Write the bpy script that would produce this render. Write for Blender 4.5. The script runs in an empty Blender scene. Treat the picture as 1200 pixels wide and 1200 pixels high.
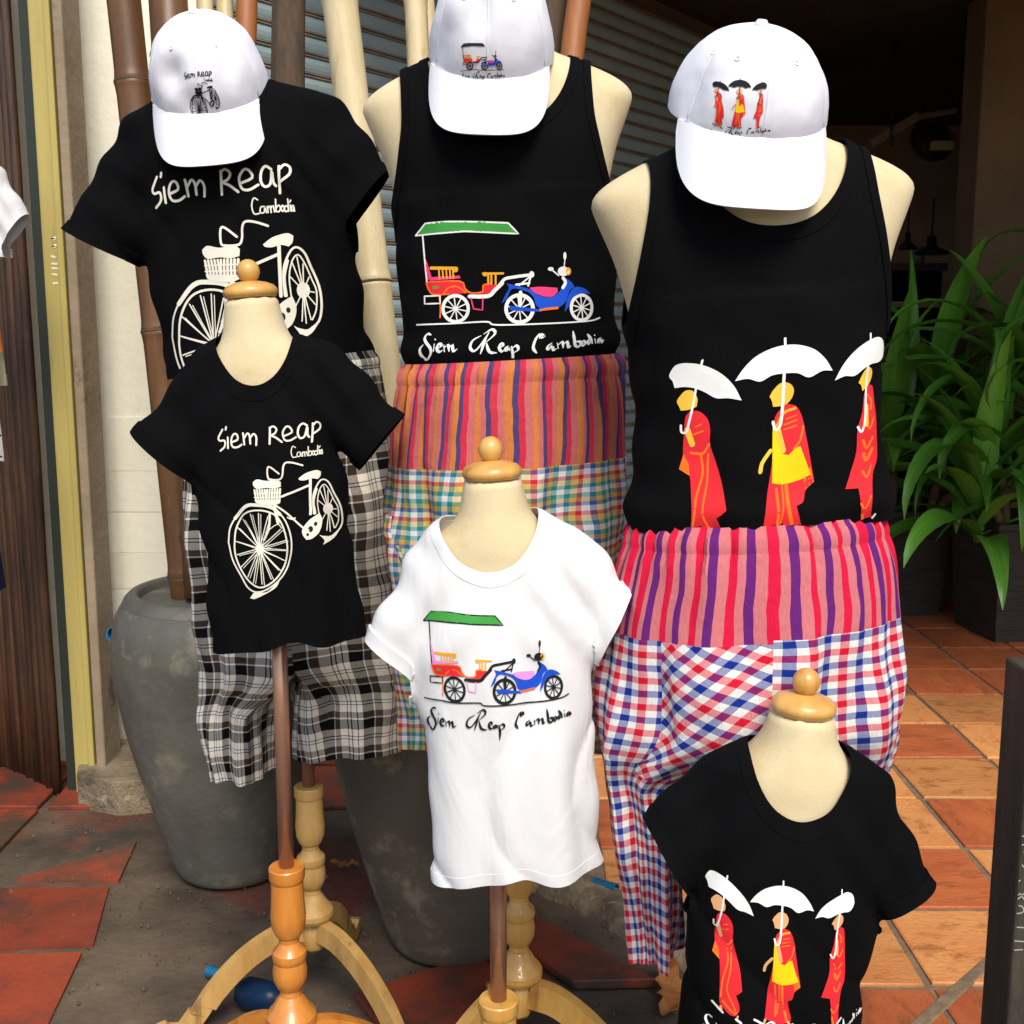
import bpy, bmesh, math, random
import numpy as np
from mathutils import Vector, Matrix, noise
from mathutils.bvhtree import BVHTree
from mathutils.geometry import delaunay_2d_cdt
R = math.radians
random.seed(7); rng = np.random.default_rng(7)
SC = bpy.context.scene; COL = SC.collection
# ------------------------------------------------------------------ camera, sky, sun, exposure
CAM_H, F_PX, PITCH = 1.40, 1340.0, R(9.0)
cam = bpy.data.cameras.new('camera'); cam.sensor_width = 36; cam.lens = 36*F_PX/1200; cam.clip_start = .05; cam.clip_end = 500
cam_o = bpy.data.objects.new('camera', cam); COL.objects.link(cam_o)
cam_o.location = (0, 0, CAM_H); cam_o.rotation_euler = (R(90)-PITCH, 0, 0); SC.camera = cam_o
SUN_EL, SUN_AZ = 50.0, 12.0          # degrees; azimuth measured from straight behind the camera towards its right
W = bpy.data.worlds.new('World'); SC.world = W; W.use_nodes = True
nt = W.node_tree; sky = nt.nodes.new('ShaderNodeTexSky'); sky.sky_type = 'NISHITA'; sky.sun_disc = False
sky.sun_elevation = R(SUN_EL); sky.sun_rotation = R(180-SUN_AZ); sky.air_density = 1.0; sky.dust_density = 1.5; sky.ozone_density = .6
bg = nt.nodes['Background']; bg.inputs[1].default_value = .15
nt.links.new(sky.outputs[0], bg.inputs[0])
sl = bpy.data.lights.new('sun', 'SUN'); sl.energy = 3.0; sl.angle = R(24); sl.color = (1, .94, .84)
so = bpy.data.objects.new('sun', sl); COL.objects.link(so)
_d = Vector((math.sin(R(SUN_AZ))*math.cos(R(SUN_EL)), -math.cos(R(SUN_AZ))*math.cos(R(SUN_EL)), math.sin(R(SUN_EL))))
so.rotation_euler = _d.to_track_quat('Z', 'Y').to_euler()
SC.view_settings.view_transform = 'Standard'; SC.view_settings.look = 'None'; SC.view_settings.exposure = .36; SC.view_settings.gamma = 1
SC.view_settings.use_curve_mapping = False

def P(px, py, Y):
    """world point seen at photo position (1200 px scale) at depth Y: used for measuring sizes off the photograph"""
    dx, dy = (px-600)/F_PX, (600-py)/F_PX
    t = Y/(dy*math.sin(PITCH)+math.cos(PITCH))
    return Vector((dx*t, Y, CAM_H+t*(dy*math.cos(PITCH)-math.sin(PITCH))))
def Zp(py, Y): return P(600, py, Y).z
def Xp(px, Y, py=600): return P(px, py, Y).x

# ------------------------------------------------------------------ materials
MATS = {}
def nodes_of(name):
    m = bpy.data.materials.new(name); m.use_nodes = True
    t = m.node_tree; return m, t, t.nodes['Principled BSDF']
def N(t, typ, **kw):
    n = t.nodes.new(typ)
    for k, v in kw.items(): setattr(n, k, v)
    return n
def setin(n, **kw):
    for k, v in kw.items(): n.inputs[k.replace('_', ' ')].default_value = v
def ramp(t, stops, interp='LINEAR'):
    r = N(t, 'ShaderNodeValToRGB'); cr = r.color_ramp; cr.interpolation = interp
    while len(cr.elements) < len(stops): cr.elements.new(.5)
    for e, (p, c) in zip(cr.elements, stops):
        e.position = p; e.color = (*c, 1) if len(c) == 3 else c
    return r
def mat(name, c1, c2=None, rough=.7, scale=8, lo=.35, hi=.65, detail=6, bump=0, bscale=60, metal=0, c3=None, s3=3, lo3=.5, hi3=.62,
        stretch=(1, 1, 1), sheen=0, spec=.5, rnd=0, bump2=0, b2scale=10, coat=0):
    """two or three colour mottled surface with fine and coarse relief; rnd = colour spread from piece to piece"""
    if name in MATS: return MATS[name]
    m, t, b = nodes_of(name); L = t.links.new
    b.inputs['Roughness'].default_value = rough; b.inputs['Metallic'].default_value = metal
    b.inputs['Specular IOR Level'].default_value = spec; b.inputs['Sheen Weight'].default_value = sheen; b.inputs['Coat Weight'].default_value = coat
    tc = N(t, 'ShaderNodeTexCoord'); mp = N(t, 'ShaderNodeMapping'); mp.inputs['Scale'].default_value = stretch
    oi = N(t, 'ShaderNodeObjectInfo'); L(tc.outputs['Object'], mp.inputs[0])
    ad = N(t, 'ShaderNodeVectorMath', operation='MULTIPLY_ADD'); ad.inputs[1].default_value = (37, 53, 29)
    L(oi.outputs['Random'], ad.inputs[0]); L(mp.outputs[0], ad.inputs[2])
    col = None
    if c2 is not None:
        n = N(t, 'ShaderNodeTexNoise'); setin(n, Scale=scale, Detail=detail, Roughness=.62); L(ad.outputs[0], n.inputs['Vector'])
        r = ramp(t, [(lo, c1), (hi, c2)]); L(n.outputs[0], r.inputs[0]); col = r.outputs[0]
        if c3 is not None:
            n3 = N(t, 'ShaderNodeTexNoise'); setin(n3, Scale=s3, Detail=7, Roughness=.68); L(ad.outputs[0], n3.inputs['Vector'])
            r3 = ramp(t, [(lo3, (0, 0, 0)), (hi3, (1, 1, 1))]); L(n3.outputs[0], r3.inputs[0])
            mx = N(t, 'ShaderNodeMix', data_type='RGBA'); L(r3.outputs[0], mx.inputs['Factor']); L(col, mx.inputs['A']); mx.inputs['B'].default_value = (*c3, 1)
            col = mx.outputs['Result']
    else:
        rg = N(t, 'ShaderNodeRGB'); rg.outputs[0].default_value = (*c1, 1); col = rg.outputs[0]
    if rnd:
        hs = N(t, 'ShaderNodeHueSaturation'); mr = N(t, 'ShaderNodeMapRange'); setin(mr, To_Min=1-rnd, To_Max=1+rnd)
        L(oi.outputs['Random'], mr.inputs[0]); L(mr.outputs[0], hs.inputs['Value']); L(col, hs.inputs['Color']); col = hs.outputs[0]
    L(col, b.inputs['Base Color'])
    prev = None
    for bs, sc in ((bump, bscale), (bump2, b2scale)):
        if bs:
            n = N(t, 'ShaderNodeTexNoise'); setin(n, Scale=sc, Detail=5, Roughness=.6); L(ad.outputs[0], n.inputs['Vector'])
            bp = N(t, 'ShaderNodeBump'); setin(bp, Strength=bs, Distance=.01); L(n.outputs[0], bp.inputs['Height'])
            if prev: L(prev.outputs[0], bp.inputs['Normal'])
            prev = bp
    if prev: L(prev.outputs[0], b.inputs['Normal'])
    MATS[name] = m; return m
def cloth(name, c, rough=.9, wr=.35, wscale=14, sheen=.0, spec=.15):
    if name in MATS: return MATS[name]
    m, t, b = nodes_of(name); L = t.links.new
    setin(b, Roughness=rough, Sheen_Weight=sheen, Specular_IOR_Level=spec, Base_Color=(*c, 1))
    tc = N(t, 'ShaderNodeTexCoord')
    n = N(t, 'ShaderNodeTexNoise'); setin(n, Scale=wscale, Detail=3, Roughness=.5, Distortion=.6); L(tc.outputs['Object'], n.inputs['Vector'])
    mp = N(t, 'ShaderNodeMapping'); mp.inputs['Scale'].default_value = (1, 1, .45); L(tc.outputs['Object'], mp.inputs[0]); L(mp.outputs[0], n.inputs['Vector'])
    bp = N(t, 'ShaderNodeBump'); setin(bp, Strength=wr, Distance=.012); L(n.outputs[0], bp.inputs['Height'])
    n2 = N(t, 'ShaderNodeTexNoise'); setin(n2, Scale=900, Detail=2); L(tc.outputs['Object'], n2.inputs['Vector'])
    b2 = N(t, 'ShaderNodeBump'); setin(b2, Strength=.25, Distance=.001); L(n2.outputs[0], b2.inputs['Height']); L(bp.outputs[0], b2.inputs['Normal'])
    L(b2.outputs[0], b.inputs['Normal']); MATS[name] = m; return m
def woven(name, warp, weft, rot=0, size=.06, wr=.3, slub=.12):
    """striped or checked cotton from UV metres; warp/weft = [(width, colour)...]; weft None gives stripes"""
    if name in MATS: return MATS[name]
    m, t, b = nodes_of(name); L = t.links.new
    setin(b, Roughness=.92, Specular_IOR_Level=.12)
    uv = N(t, 'ShaderNodeUVMap'); mp = N(t, 'ShaderNodeMapping'); mp.inputs['Rotation'].default_value = (0, 0, R(rot)); L(uv.outputs[0], mp.inputs[0])
    nz = N(t, 'ShaderNodeTexNoise'); setin(nz, Scale=9, Detail=2); L(uv.outputs[0], nz.inputs['Vector'])
    wv = N(t, 'ShaderNodeVectorMath', operation='MULTIPLY_ADD'); wv.inputs[1].default_value = (.012, .012, 0); L(nz.outputs['Color'], wv.inputs[0]); L(mp.outputs[0], wv.inputs[2])
    sp = N(t, 'ShaderNodeSeparateXYZ'); L(wv.outputs[0], sp.inputs[0])
    def axis(seq, out):
        tot = sum(w for w, c in seq)
        d = N(t, 'ShaderNodeMath', operation='DIVIDE'); L(out, d.inputs[0]); d.inputs[1].default_value = tot
        f = N(t, 'ShaderNodeMath', operation='FRACT'); L(d.outputs[0], f.inputs[0])
        stops, p = [], 0
        for w, c in seq: stops.append((p, c)); p += w/tot
        r = ramp(t, stops, 'CONSTANT'); L(f.outputs[0], r.inputs[0]); return r.outputs[0]
    col = axis(warp, sp.outputs[0])
    if weft:
        c2 = axis(weft, sp.outputs[1]); mx = N(t, 'ShaderNodeMix', data_type='RGBA'); mx.inputs['Factor'].default_value = .5
        L(col, mx.inputs['A']); L(c2, mx.inputs['B'])
        mu = N(t, 'ShaderNodeMix', data_type='RGBA', blend_type='MULTIPLY'); mu.inputs['Factor'].default_value = 1; L(col, mu.inputs['A']); L(c2, mu.inputs['B'])
        m3 = N(t, 'ShaderNodeMix', data_type='RGBA'); m3.inputs['Factor'].default_value = .42; L(mx.outputs['Result'], m3.inputs['A']); L(mu.outputs['Result'], m3.inputs['B']); col = m3.outputs['Result']
    sn = N(t, 'ShaderNodeTexNoise'); smp = N(t, 'ShaderNodeMapping'); smp.inputs['Scale'].default_value = (900, 60, 1); L(uv.outputs[0], smp.inputs[0]); L(smp.outputs[0], sn.inputs['Vector']); setin(sn, Scale=1, Detail=2)
    hs = N(t, 'ShaderNodeHueSaturation'); mr = N(t, 'ShaderNodeMapRange'); setin(mr, From_Min=.3, From_Max=.7, To_Min=1-slub, To_Max=1+slub)
    L(sn.outputs[0], mr.inputs[0]); L(mr.outputs[0], hs.inputs['Value']); L(col, hs.inputs['Color']); L(hs.outputs[0], b.inputs['Base Color'])
    tc = N(t, 'ShaderNodeTexCoord'); n = N(t, 'ShaderNodeTexNoise'); setin(n, Scale=22, Detail=4, Distortion=.8); L(tc.outputs['Object'], n.inputs['Vector'])
    bp = N(t, 'ShaderNodeBump'); setin(bp, Strength=wr, Distance=.01); L(n.outputs[0], bp.inputs['Height']); L(bp.outputs[0], b.inputs['Normal'])
    MATS[name] = m; return m
def flat(name, c, rough=.75):
    if name in MATS: return MATS[name]
    m, t, b = nodes_of(name); setin(b, Roughness=rough, Base_Color=(*c, 1), Specular_IOR_Level=.2)
    tc = N(t, 'ShaderNodeTexCoord'); n = N(t, 'ShaderNodeTexNoise'); setin(n, Scale=160, Detail=3); t.links.new(tc.outputs['Object'], n.inputs['Vector'])
    hs = N(t, 'ShaderNodeHueSaturation'); mr = N(t, 'ShaderNodeMapRange'); setin(mr, From_Min=.3, From_Max=.7, To_Min=.975, To_Max=1.02)
    t.links.new(n.outputs[0], mr.inputs[0]); t.links.new(mr.outputs[0], hs.inputs['Value']); hs.inputs['Color'].default_value = (*c, 1); t.links.new(hs.outputs[0], b.inputs['Base Color'])
    MATS[name] = m; return m

# ------------------------------------------------------------------ object helpers
def obj(name, verts, faces, mats, parent=None, smooth=True, mi=None, uv=None, solid=0, soff=-1.0, bevel=0, M=None, sharp=0):
    me = bpy.data.meshes.new(name)
    me.from_pydata([tuple(map(float, v)) for v in verts], [], [tuple(int(i) for i in f) for f in faces])
    for m in (mats if isinstance(mats, (list, tuple)) else [mats]): me.materials.append(m)
    if mi is not None: me.polygons.foreach_set('material_index', np.asarray(mi, dtype=np.int32))
    if smooth: me.polygons.foreach_set('use_smooth', np.ones(len(me.polygons), dtype=bool))
    if uv is not None:
        ul = me.uv_layers.new(name='UVMap'); li = np.zeros(len(me.loops), dtype=np.int32); me.loops.foreach_get('vertex_index', li)
        ul.data.foreach_set('uv', np.asarray(uv, dtype=np.float32)[li].ravel())
    me.update()
    if sharp: me.set_sharp_from_angle(angle=R(sharp))
    o = bpy.data.objects.new(name, me); COL.objects.link(o)
    if parent: o.parent = parent
    if M is not None: o.matrix_local = M
    if bevel:
        bv = o.modifiers.new('bevel', 'BEVEL'); bv.width = bevel; bv.segments = 2; bv.limit_method = 'ANGLE'
    if solid:
        s = o.modifiers.new('thickness', 'SOLIDIFY'); s.thickness = solid; s.offset = soff
        es = o.modifiers.new('edges', 'EDGE_SPLIT'); es.split_angle = R(55)
    return o
def tag(o, label, cat=None, group=None, kind=None):
    if label: o['label'] = label
    if cat: o['category'] = cat
    if group: o['group'] = group
    if kind: o['kind'] = kind
    return o
def thing(name, label, cat, loc=(0, 0, 0), rot=(0, 0, 0), group=None, M=None):
    o = bpy.data.objects.new(name, None); COL.objects.link(o); o.empty_display_size = .05
    if M is not None: o.matrix_world = M
    else: o.location = loc; o.rotation_euler = rot
    return tag(o, label, cat, group)
BOXF = [(0, 3, 2, 1), (4, 5, 6, 7), (0, 1, 5, 4), (1, 2, 6, 5), (2, 3, 7, 6), (3, 0, 4, 7)]
def boxv(x0, x1, y0, y1, z0, z1):
    return [(x0, y0, z0), (x1, y0, z0), (x1, y1, z0), (x0, y1, z0), (x0, y0, z1), (x1, y0, z1), (x1, y1, z1), (x0, y1, z1)]
def box(name, x0, x1, y0, y1, z0, z1, m, parent=None, bevel=0, **k): return obj(name, boxv(x0, x1, y0, y1, z0, z1), BOXF, m, parent, smooth=False, bevel=bevel, **k)
def lathe(prof, n=40, cap=True, wob=None):
    v, f = [], []
    for i, (r, z) in enumerate(prof):
        for j in range(n):
            a = 2*math.pi*j/n; rr = r*(1+(wob(a, z) if wob else 0)); v.append((rr*math.cos(a), rr*math.sin(a), z))
    for i in range(len(prof)-1):
        for j in range(n):
            f.append((i*n+j, i*n+(j+1) % n, (i+1)*n+(j+1) % n, (i+1)*n+j))
    if cap: f.append(tuple(range(n))[::-1]); f.append(tuple((len(prof)-1)*n+j for j in range(n)))
    return v, f
def smooth_path(pts, n):
    pts = [Vector(p) for p in pts]; out = []
    q = [pts[0]*2-pts[1]]+pts+[pts[-1]*2-pts[-2]]
    for i in range(1, len(q)-2):
        for k in range(n):
            t = k/n; a, b, c, d = q[i-1], q[i], q[i+1], q[i+2]
            out.append(.5*((2*b)+(c-a)*t+(2*a-5*b+4*c-d)*t*t+(3*b-a-3*c+d)*t**3))
    return out+[pts[-1]]
def tube(path, rad, n=10, cap=True):
    """sweep of circle (rad number / list / (w,h) tuple list) along path"""
    v, f = [], []; path = [Vector(p) for p in path]; up = Vector((0, 0, 1)); last = None
    for i, p in enumerate(path):
        d = (path[min(i+1, len(path)-1)]-path[max(i-1, 0)]).normalized()
        u = last-d*last.dot(d) if last else (d.cross(up) if abs(d.z) < .95 else d.cross(Vector((0, 1, 0))))
        u.normalize(); last = u; w = d.cross(u)
        r = rad[i] if isinstance(rad, (list, tuple)) else rad
        for j in range(n):
            a = 2*math.pi*j/n; v.append(p+u*(r*math.cos(a))+w*(r*math.sin(a)))
    for i in range(len(path)-1):
        for j in range(n): f.append((i*n+j, i*n+(j+1) % n, (i+1)*n+(j+1) % n, (i+1)*n+j))
    if cap: f.append(tuple(range(n))[::-1]); f.append(tuple((len(path)-1)*n+j for j in range(n)))
    return v, f
def join(parts):
    V, F = [], []
    for v, f in parts:
        o = len(V); V += list(v); F += [tuple(i+o for i in q) for q in f]
    return V, F
def xf(vf, M): return [M @ Vector(v) for v in vf[0]], vf[1]

# ------------------------------------------------------------------ cloth and body surfaces from fields
def surface(F, lo, hi, h, newton=3):
    """closed smooth surface F=0 (negative inside) as a quad mesh by surface nets"""
    ax = [np.arange(lo[i]-h, hi[i]+2*h, h) for i in range(3)]
    X, Y, Z = np.meshgrid(*ax, indexing='ij'); G = F(X, Y, Z); s = G < 0
    nx, ny, nz = np.array(G.shape)-1
    cnt = np.zeros((nx, ny, nz)); acc = np.zeros((nx, ny, nz, 3))
    cor = [(i, j, k) for i in (0, 1) for j in (0, 1) for k in (0, 1)]
    sl = lambda A, c: A[c[0]:c[0]+nx, c[1]:c[1]+ny, c[2]:c[2]+nz]
    for a in cor:
        for d in range(3):
            if a[d]: continue
            b = list(a); b[d] = 1
            ga, gb = sl(G, a), sl(G, b); m = (ga < 0) != (gb < 0)
            t = np.where(m, ga/np.where(m, ga-gb, 1), 0)
            for e in range(3): acc[..., e] += np.where(m, a[e]+(t if e == d else 0), 0)
            cnt += m
    act = cnt > 0; idx = -np.ones((nx, ny, nz), dtype=np.int64); idx[act] = np.arange(act.sum())
    I = np.argwhere(act); V = (I+acc[act]/cnt[act][:, None])*h+np.array([a[0] for a in ax])
    Q = []
    for d in range(3):
        e, g = [(1, 2), (2, 0), (0, 1)][d]
        a = [slice(1, -1)]*3; a[d] = slice(0, G.shape[d]-1); b = list(a); b[d] = slice(1, G.shape[d])
        m = s[tuple(a)] != s[tuple(b)]; ii = np.argwhere(m); off = np.array([1, 1, 1]); off[d] = 0; ii = ii+off
        ins = s[tuple(ii.T)]
        def c(de, dg):
            q = ii.copy(); q[:, e] -= de; q[:, g] -= dg; return idx[tuple(q.T)]
        q = np.stack([c(1, 1), c(0, 1), c(0, 0), c(1, 0)], 1); q[~ins] = q[~ins][:, ::-1]; Q.append(q)
    Q = np.concatenate(Q)
    for _ in range(newton):
        e = 1e-3; x, y, z = V.T; f0 = F(x, y, z)
        g = np.stack([F(x+e, y, z)-f0, F(x, y+e, z)-f0, F(x, y, z+e)-f0], 1)/e
        step = -(f0/np.maximum((g**2).sum(1), .05))[:, None]*g
        V = V+np.clip(step, -h*.4, h*.4)*.8
    return V, Q
def tris(Q): return np.concatenate([Q[:, [0, 1, 2]], Q[:, [0, 2, 3]]])
def clip(V, T, g):
    """keep the part of the triangle mesh where g>0, with clean cut edges"""
    g = np.asarray(g, dtype=float).copy(); V = np.array(V)
    E = np.unique(np.sort(np.concatenate([T[:, [0, 1]], T[:, [1, 2]], T[:, [2, 0]]]), axis=1), axis=0)
    E = E[(g[E[:, 0]]*g[E[:, 1]]) < 0]; tt = g[E[:, 0]]/(g[E[:, 0]]-g[E[:, 1]]); C = V[E[:, 0]]+(V[E[:, 1]]-V[E[:, 0]])*tt[:, None]
    near = (np.abs(g[E[:, 0]]-g[E[:, 1]]) < .05)                # snap vertices that lie almost on the cut, so no slivers are left
    for col, sel in ((0, (tt < .28) & near), (1, (tt > .72) & near)): V[E[sel, col]] = C[sel]; g[E[sel, col]] = 0
    mx, mn = g[T].max(1), g[T].min(1); out = [T[(mn >= 0) & (mx > 0)]]; nv = []; cache = {}
    base = len(V)
    def cut(a, b):
        k = (a, b) if a < b else (b, a)
        if k not in cache:
            t = g[a]/(g[a]-g[b]); nv.append(V[a]+(V[b]-V[a])*t); cache[k] = base+len(nv)-1
        return cache[k]
    ex = []
    for t in T[(mn < 0) & (mx > 0)]:
        po = []
        for i in range(3):
            a, b = int(t[i]), int(t[(i+1) % 3])
            if g[a] >= 0: po.append(a)
            if g[a]*g[b] < 0: po.append(cut(a, b))
        for i in range(1, len(po)-1): ex.append((po[0], po[i], po[i+1]))
    if ex: out.append(np.array(ex))
    T2 = np.concatenate(out); V2 = np.concatenate([V, np.array(nv)]) if nv else V
    u, inv = np.unique(T2, return_inverse=True); return V2[u], inv.reshape(T2.shape)
def table(pts, blur=.02):
    """smooth curve through (z, value) samples"""
    pts = sorted(pts); z = np.array([p[0] for p in pts]); v = np.array([p[1] for p in pts])
    zz = np.linspace(z[0]-.15, z[-1]+.15, 800); d = zz[1]-zz[0]; w = np.interp(zz, z, v)
    k = max(1, int(3*blur/d)); ker = np.exp(-.5*(np.arange(-k, k+1)*d/blur)**2); ker /= ker.sum()
    w = np.convolve(np.pad(w, k, mode='edge'), ker, 'valid')
    return lambda q: np.interp(q, zz, w)
def smin(a, b, k):
    h = np.clip(.5+.5*(b-a)/k, 0, 1); return b*(1-h)+a*h-k*h*(1-h)
def smax(a, b, k): return -smin(-a, -b, k)
def sect(x, y, a, b, n=2.3):
    return ((np.abs(x/a)**n+np.abs(y/b)**n+1e-12)**(1/n)-1)*np.minimum(a, b)
def cone(x, y, z, p0, p1, r0, r1, flat_=1.0, ext=1.2):
    """tapered tube field and its axial parameter; flat_ scales the depth (y) radius"""
    p0, p1 = np.array(p0), np.array(p1); w = p1-p0; Ln = np.linalg.norm(w); w = w/Ln
    u = np.array([0, 1, 0])-w*w[1]; u /= np.linalg.norm(u); v = np.cross(w, u)
    dx, dy, dz = x-p0[0], y-p0[1], z-p0[2]
    t = (dx*w[0]+dy*w[1]+dz*w[2])/Ln; tc = np.clip(t, 0, ext); r = r0+(r1-r0)*tc
    du = dx*u[0]+dy*u[1]+dz*u[2]; dv = dx*v[0]+dy*v[1]+dz*v[2]; da = (t-tc)*Ln
    return (np.sqrt((du/flat_)**2+dv**2+da**2)-r)*min(1, flat_), t
def lump(x, y, z, f, seed=0.0):
    return (np.sin(f*x+1.3*f*.6*z+seed)+np.sin(f*.8*z-f*.5*x+2.1+seed*1.7)+np.sin(f*1.1*y+f*.7*z+4.0+seed*.6))/3
def keep_big(V, T, frac=.06):
    """drop crumbs left over from cutting"""
    T = np.asarray(T); lab = np.arange(len(V))
    for _ in range(400):
        m = lab[T].min(1); new = lab.copy()
        for c in range(3): np.minimum.at(new, T[:, c], m)
        new = new[new]
        if (new == lab).all(): break
        lab = new
    l = lab[T[:, 0]]; u, cnt = np.unique(l, return_counts=True); T = T[np.isin(l, u[cnt > frac*len(T)])]
    u, inv = np.unique(T, return_inverse=True); return V[u], inv.reshape(T.shape)
def emit(name, V, T, m, root, z0, off=0, thick=.0018, F=None, uv=None):
    V, T = keep_big(np.array(V), T)
    if off and F is not None:
        e = 1e-3; x, y, z = V.T; f0 = F(x, y, z); g = np.stack([F(x+e, y, z)-f0, F(x, y+e, z)-f0, F(x, y, z+e)-f0], 1)
        g /= np.linalg.norm(g, axis=1)[:, None]+1e-12; V = V+g*off
    o = obj(name, V-np.array([0, 0, z0]), T, m, root, solid=thick, uv=uv); return o, V
def tilt(X0, Y0, zp, roll=0, yaw=0, pitch=0):
    return Matrix.Translation((X0, Y0, zp)) @ Matrix.Rotation(R(yaw), 4, 'Z') @ Matrix.Rotation(R(roll), 4, 'Y') @ Matrix.Rotation(R(pitch), 4, 'X') @ Matrix.Translation((0, 0, -zp))
# ------------------------------------------------------------------ printed artwork (2D, y down, own units)
# item: ('s', colour, width, points) stroke; ('n', ...) broad-nib stroke; ('p', colour, 0, points) filled shape; layers in order
def ell(cx, cy, rx, ry, n=20, a0=0, a1=360):
    return [(cx+rx*math.cos(R(a0+(a1-a0)*i/n)), cy+ry*math.sin(R(a0+(a1-a0)*i/n))) for i in range(n+(0 if a1-a0 == 360 else 1))]
def S(c, w, *pts): return ('s', c, w, list(pts))
def Ln(c, w, *pts): return ('l', c, w, list(pts))
def Pn(c, *pts): return ('p', c, 0, list(pts))
def ring(c, w, cx, cy, rx, ry): e = ell(cx, cy, rx, ry, 28); return ('s', c, w, e+[e[0]])
def hand_text(c, w):
    g = [[(140,118),(112,168),(122,187),(148,184),(156,202),(150,224),(124,246)],[(172,165),(175,230)],[(163,103),(159,121)],
      [(195,195),(236,178),(232,150),(214,145),(199,165),(195,197),(207,222),(236,222),(262,207)],[(270,140),(274,170),(278,208)],
      [(275,172),(298,141),(311,160),(314,203)],[(314,168),(334,145),(350,165),(348,212)],[(428,110),(425,208)],
      [(425,115),(447,104),(466,121),(455,146),(428,158)],[(430,158),(460,171),(495,199)],
      [(503,165),(556,142),(545,112),(525,107),(504,136),(504,167),(516,189),(545,190),(580,171)],
      [(638,108),(614,94),(594,115),(590,155),(605,179),(628,166),(639,110),(641,160),(651,176)],[(669,95),(667,150),(665,206)],[(667,112),(690,88),(712,100),(706,131),(668,160)]]
    s = [[(574,234),(557,226),(547,258),(555,291),(577,290)],[(601,262),(585,264),(581,286),(597,286),(602,263),(607,288)],[(612,262),(614,288)],
      [(614,270),(623,259),(627,288)],[(627,270),(636,258),(641,286)],[(646,232),(647,284)],[(647,270),(658,257),(665,270),(658,285),(647,282)],
      [(673,257),(667,270),(673,284),(680,270),(673,257)],[(695,230),(696,283)],[(695,266),(685,259),(680,274),(686,285),(695,276)],[(704,255),(705,281)],[(707,235),(702,244)],[(716,257),(709,262),(709,280),(716,277),(717,257),(719,282)]]
    return [('s', c, w, p) for p in g]+[('s', c, w*.55, p) for p in s]
def bike(c, k):
    o = hand_text(c, 11)
    fw = [(145,800),(160,712),(205,640),(275,582),(340,572),(430,597),(490,652),(525,742),(530,842),(500,950),(450,1030),(370,1090),(300,1106),(250,1080),(212,1010),(165,910),(145,800)]
    fi = [(180,830),(195,722),(240,640),(300,606),(380,606),(450,642),(490,722),(505,832),(485,932),(440,1012),(380,1062),(320,1076),(260,1040),(215,972),(186,892),(180,830)]
    o += [S(c, 9, *fw), S(c, 10, *fi), S(c, 20, (190,658),(268,578),(340,570),(422,586),(472,632))]
    for x, y in [(190,795),(205,712),(243,660),(295,625),(345,620),(400,640),(470,722),(500,790),(495,850),(475,915),(445,975),(400,1025),(345,1055),(290,1050),(255,1015),(215,955),(195,878)]:
        o += [S(c, 6, (338,836),(x, y)), S(c, 4, (346,846),(x+14, y+6))]
    o += [Pn(c, *ell(340, 840, 24, 30)), Pn(c, (262,1146),(300,1105),(372,1104),(452,1026),(425,1078),(352,1122),(290,1151))]
    o += [Pn(c, (320,432),(345,417),(400,428),(460,419),(484,436),(480,466),(440,474),(400,468),(342,472),(322,452)), Pn(c, (326,538),(476,545),(474,562),(440,574),(380,571),(340,560))]
    for i in range(11):
        x = 329+i*14.6; o.append(S(c, 11, (x, 478),(x+(4 if i < 5 else -3), 512),(x+(8 if i < 5 else -4), 552)))
    o += [S(c, 6, (326,500),(478,500)), S(c, 6, (326,524),(478,526))]
    o += [S(c, 10, (475,385),(428,346),(409,350),(407,408),(425,420),(480,418),(496,390),(501,345),(516,322),(556,325),(610,343)),
          Pn(c, (584,420),(620,394),(655,381),(690,375),(711,386),(706,414),(690,431),(660,424),(620,433),(592,430)), S(c, 15, (650,428),(645,640)),
          S(c, 13, (484,525),(645,463)), S(c, 11, (440,570),(500,615),(542,655),(602,716)), S(c, 18, (440,580),(458,682)), S(c, 13, (412,618),(402,712),(368,785)),
          S(c, 5, (380,740),(450,690),(478,715)), S(c, 8, (515,650),(540,662),(560,655)),
          Pn(c, (600,722),(640,672),(692,640),(706,690),(690,752),(652,786),(620,791),(600,760)), Pn(k, *ell(645, 728, 13, 18)), Pn(k, *ell(672, 700, 9, 12)), Pn(k, *ell(628, 760, 8, 9)),
          S(c, 9, (662,640),(660,560),(670,502),(698,447),(725,435),(752,462),(772,522),(800,600),(808,682),(795,752),(752,790),(706,782)),
          S(c, 6, (688,640),(685,560),(700,492),(725,466),(748,502),(772,572),(790,622),(787,700),(770,745)), S(c, 12, (668,640),(664,560),(682,490)),
          Pn(c, *ell(738, 618, 26, 34)), Pn(c, (690,768),(740,795),(800,748),(765,802),(708,832),(716,806))]
    for x, y in [(690,560),(700,500),(720,475),(742,505),(762,560),(782,628),(784,680),(765,745),(745,760),(728,750),(700,690)]: o.append(S(c, 5, (738,618),(x, y)))
    return o
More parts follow.
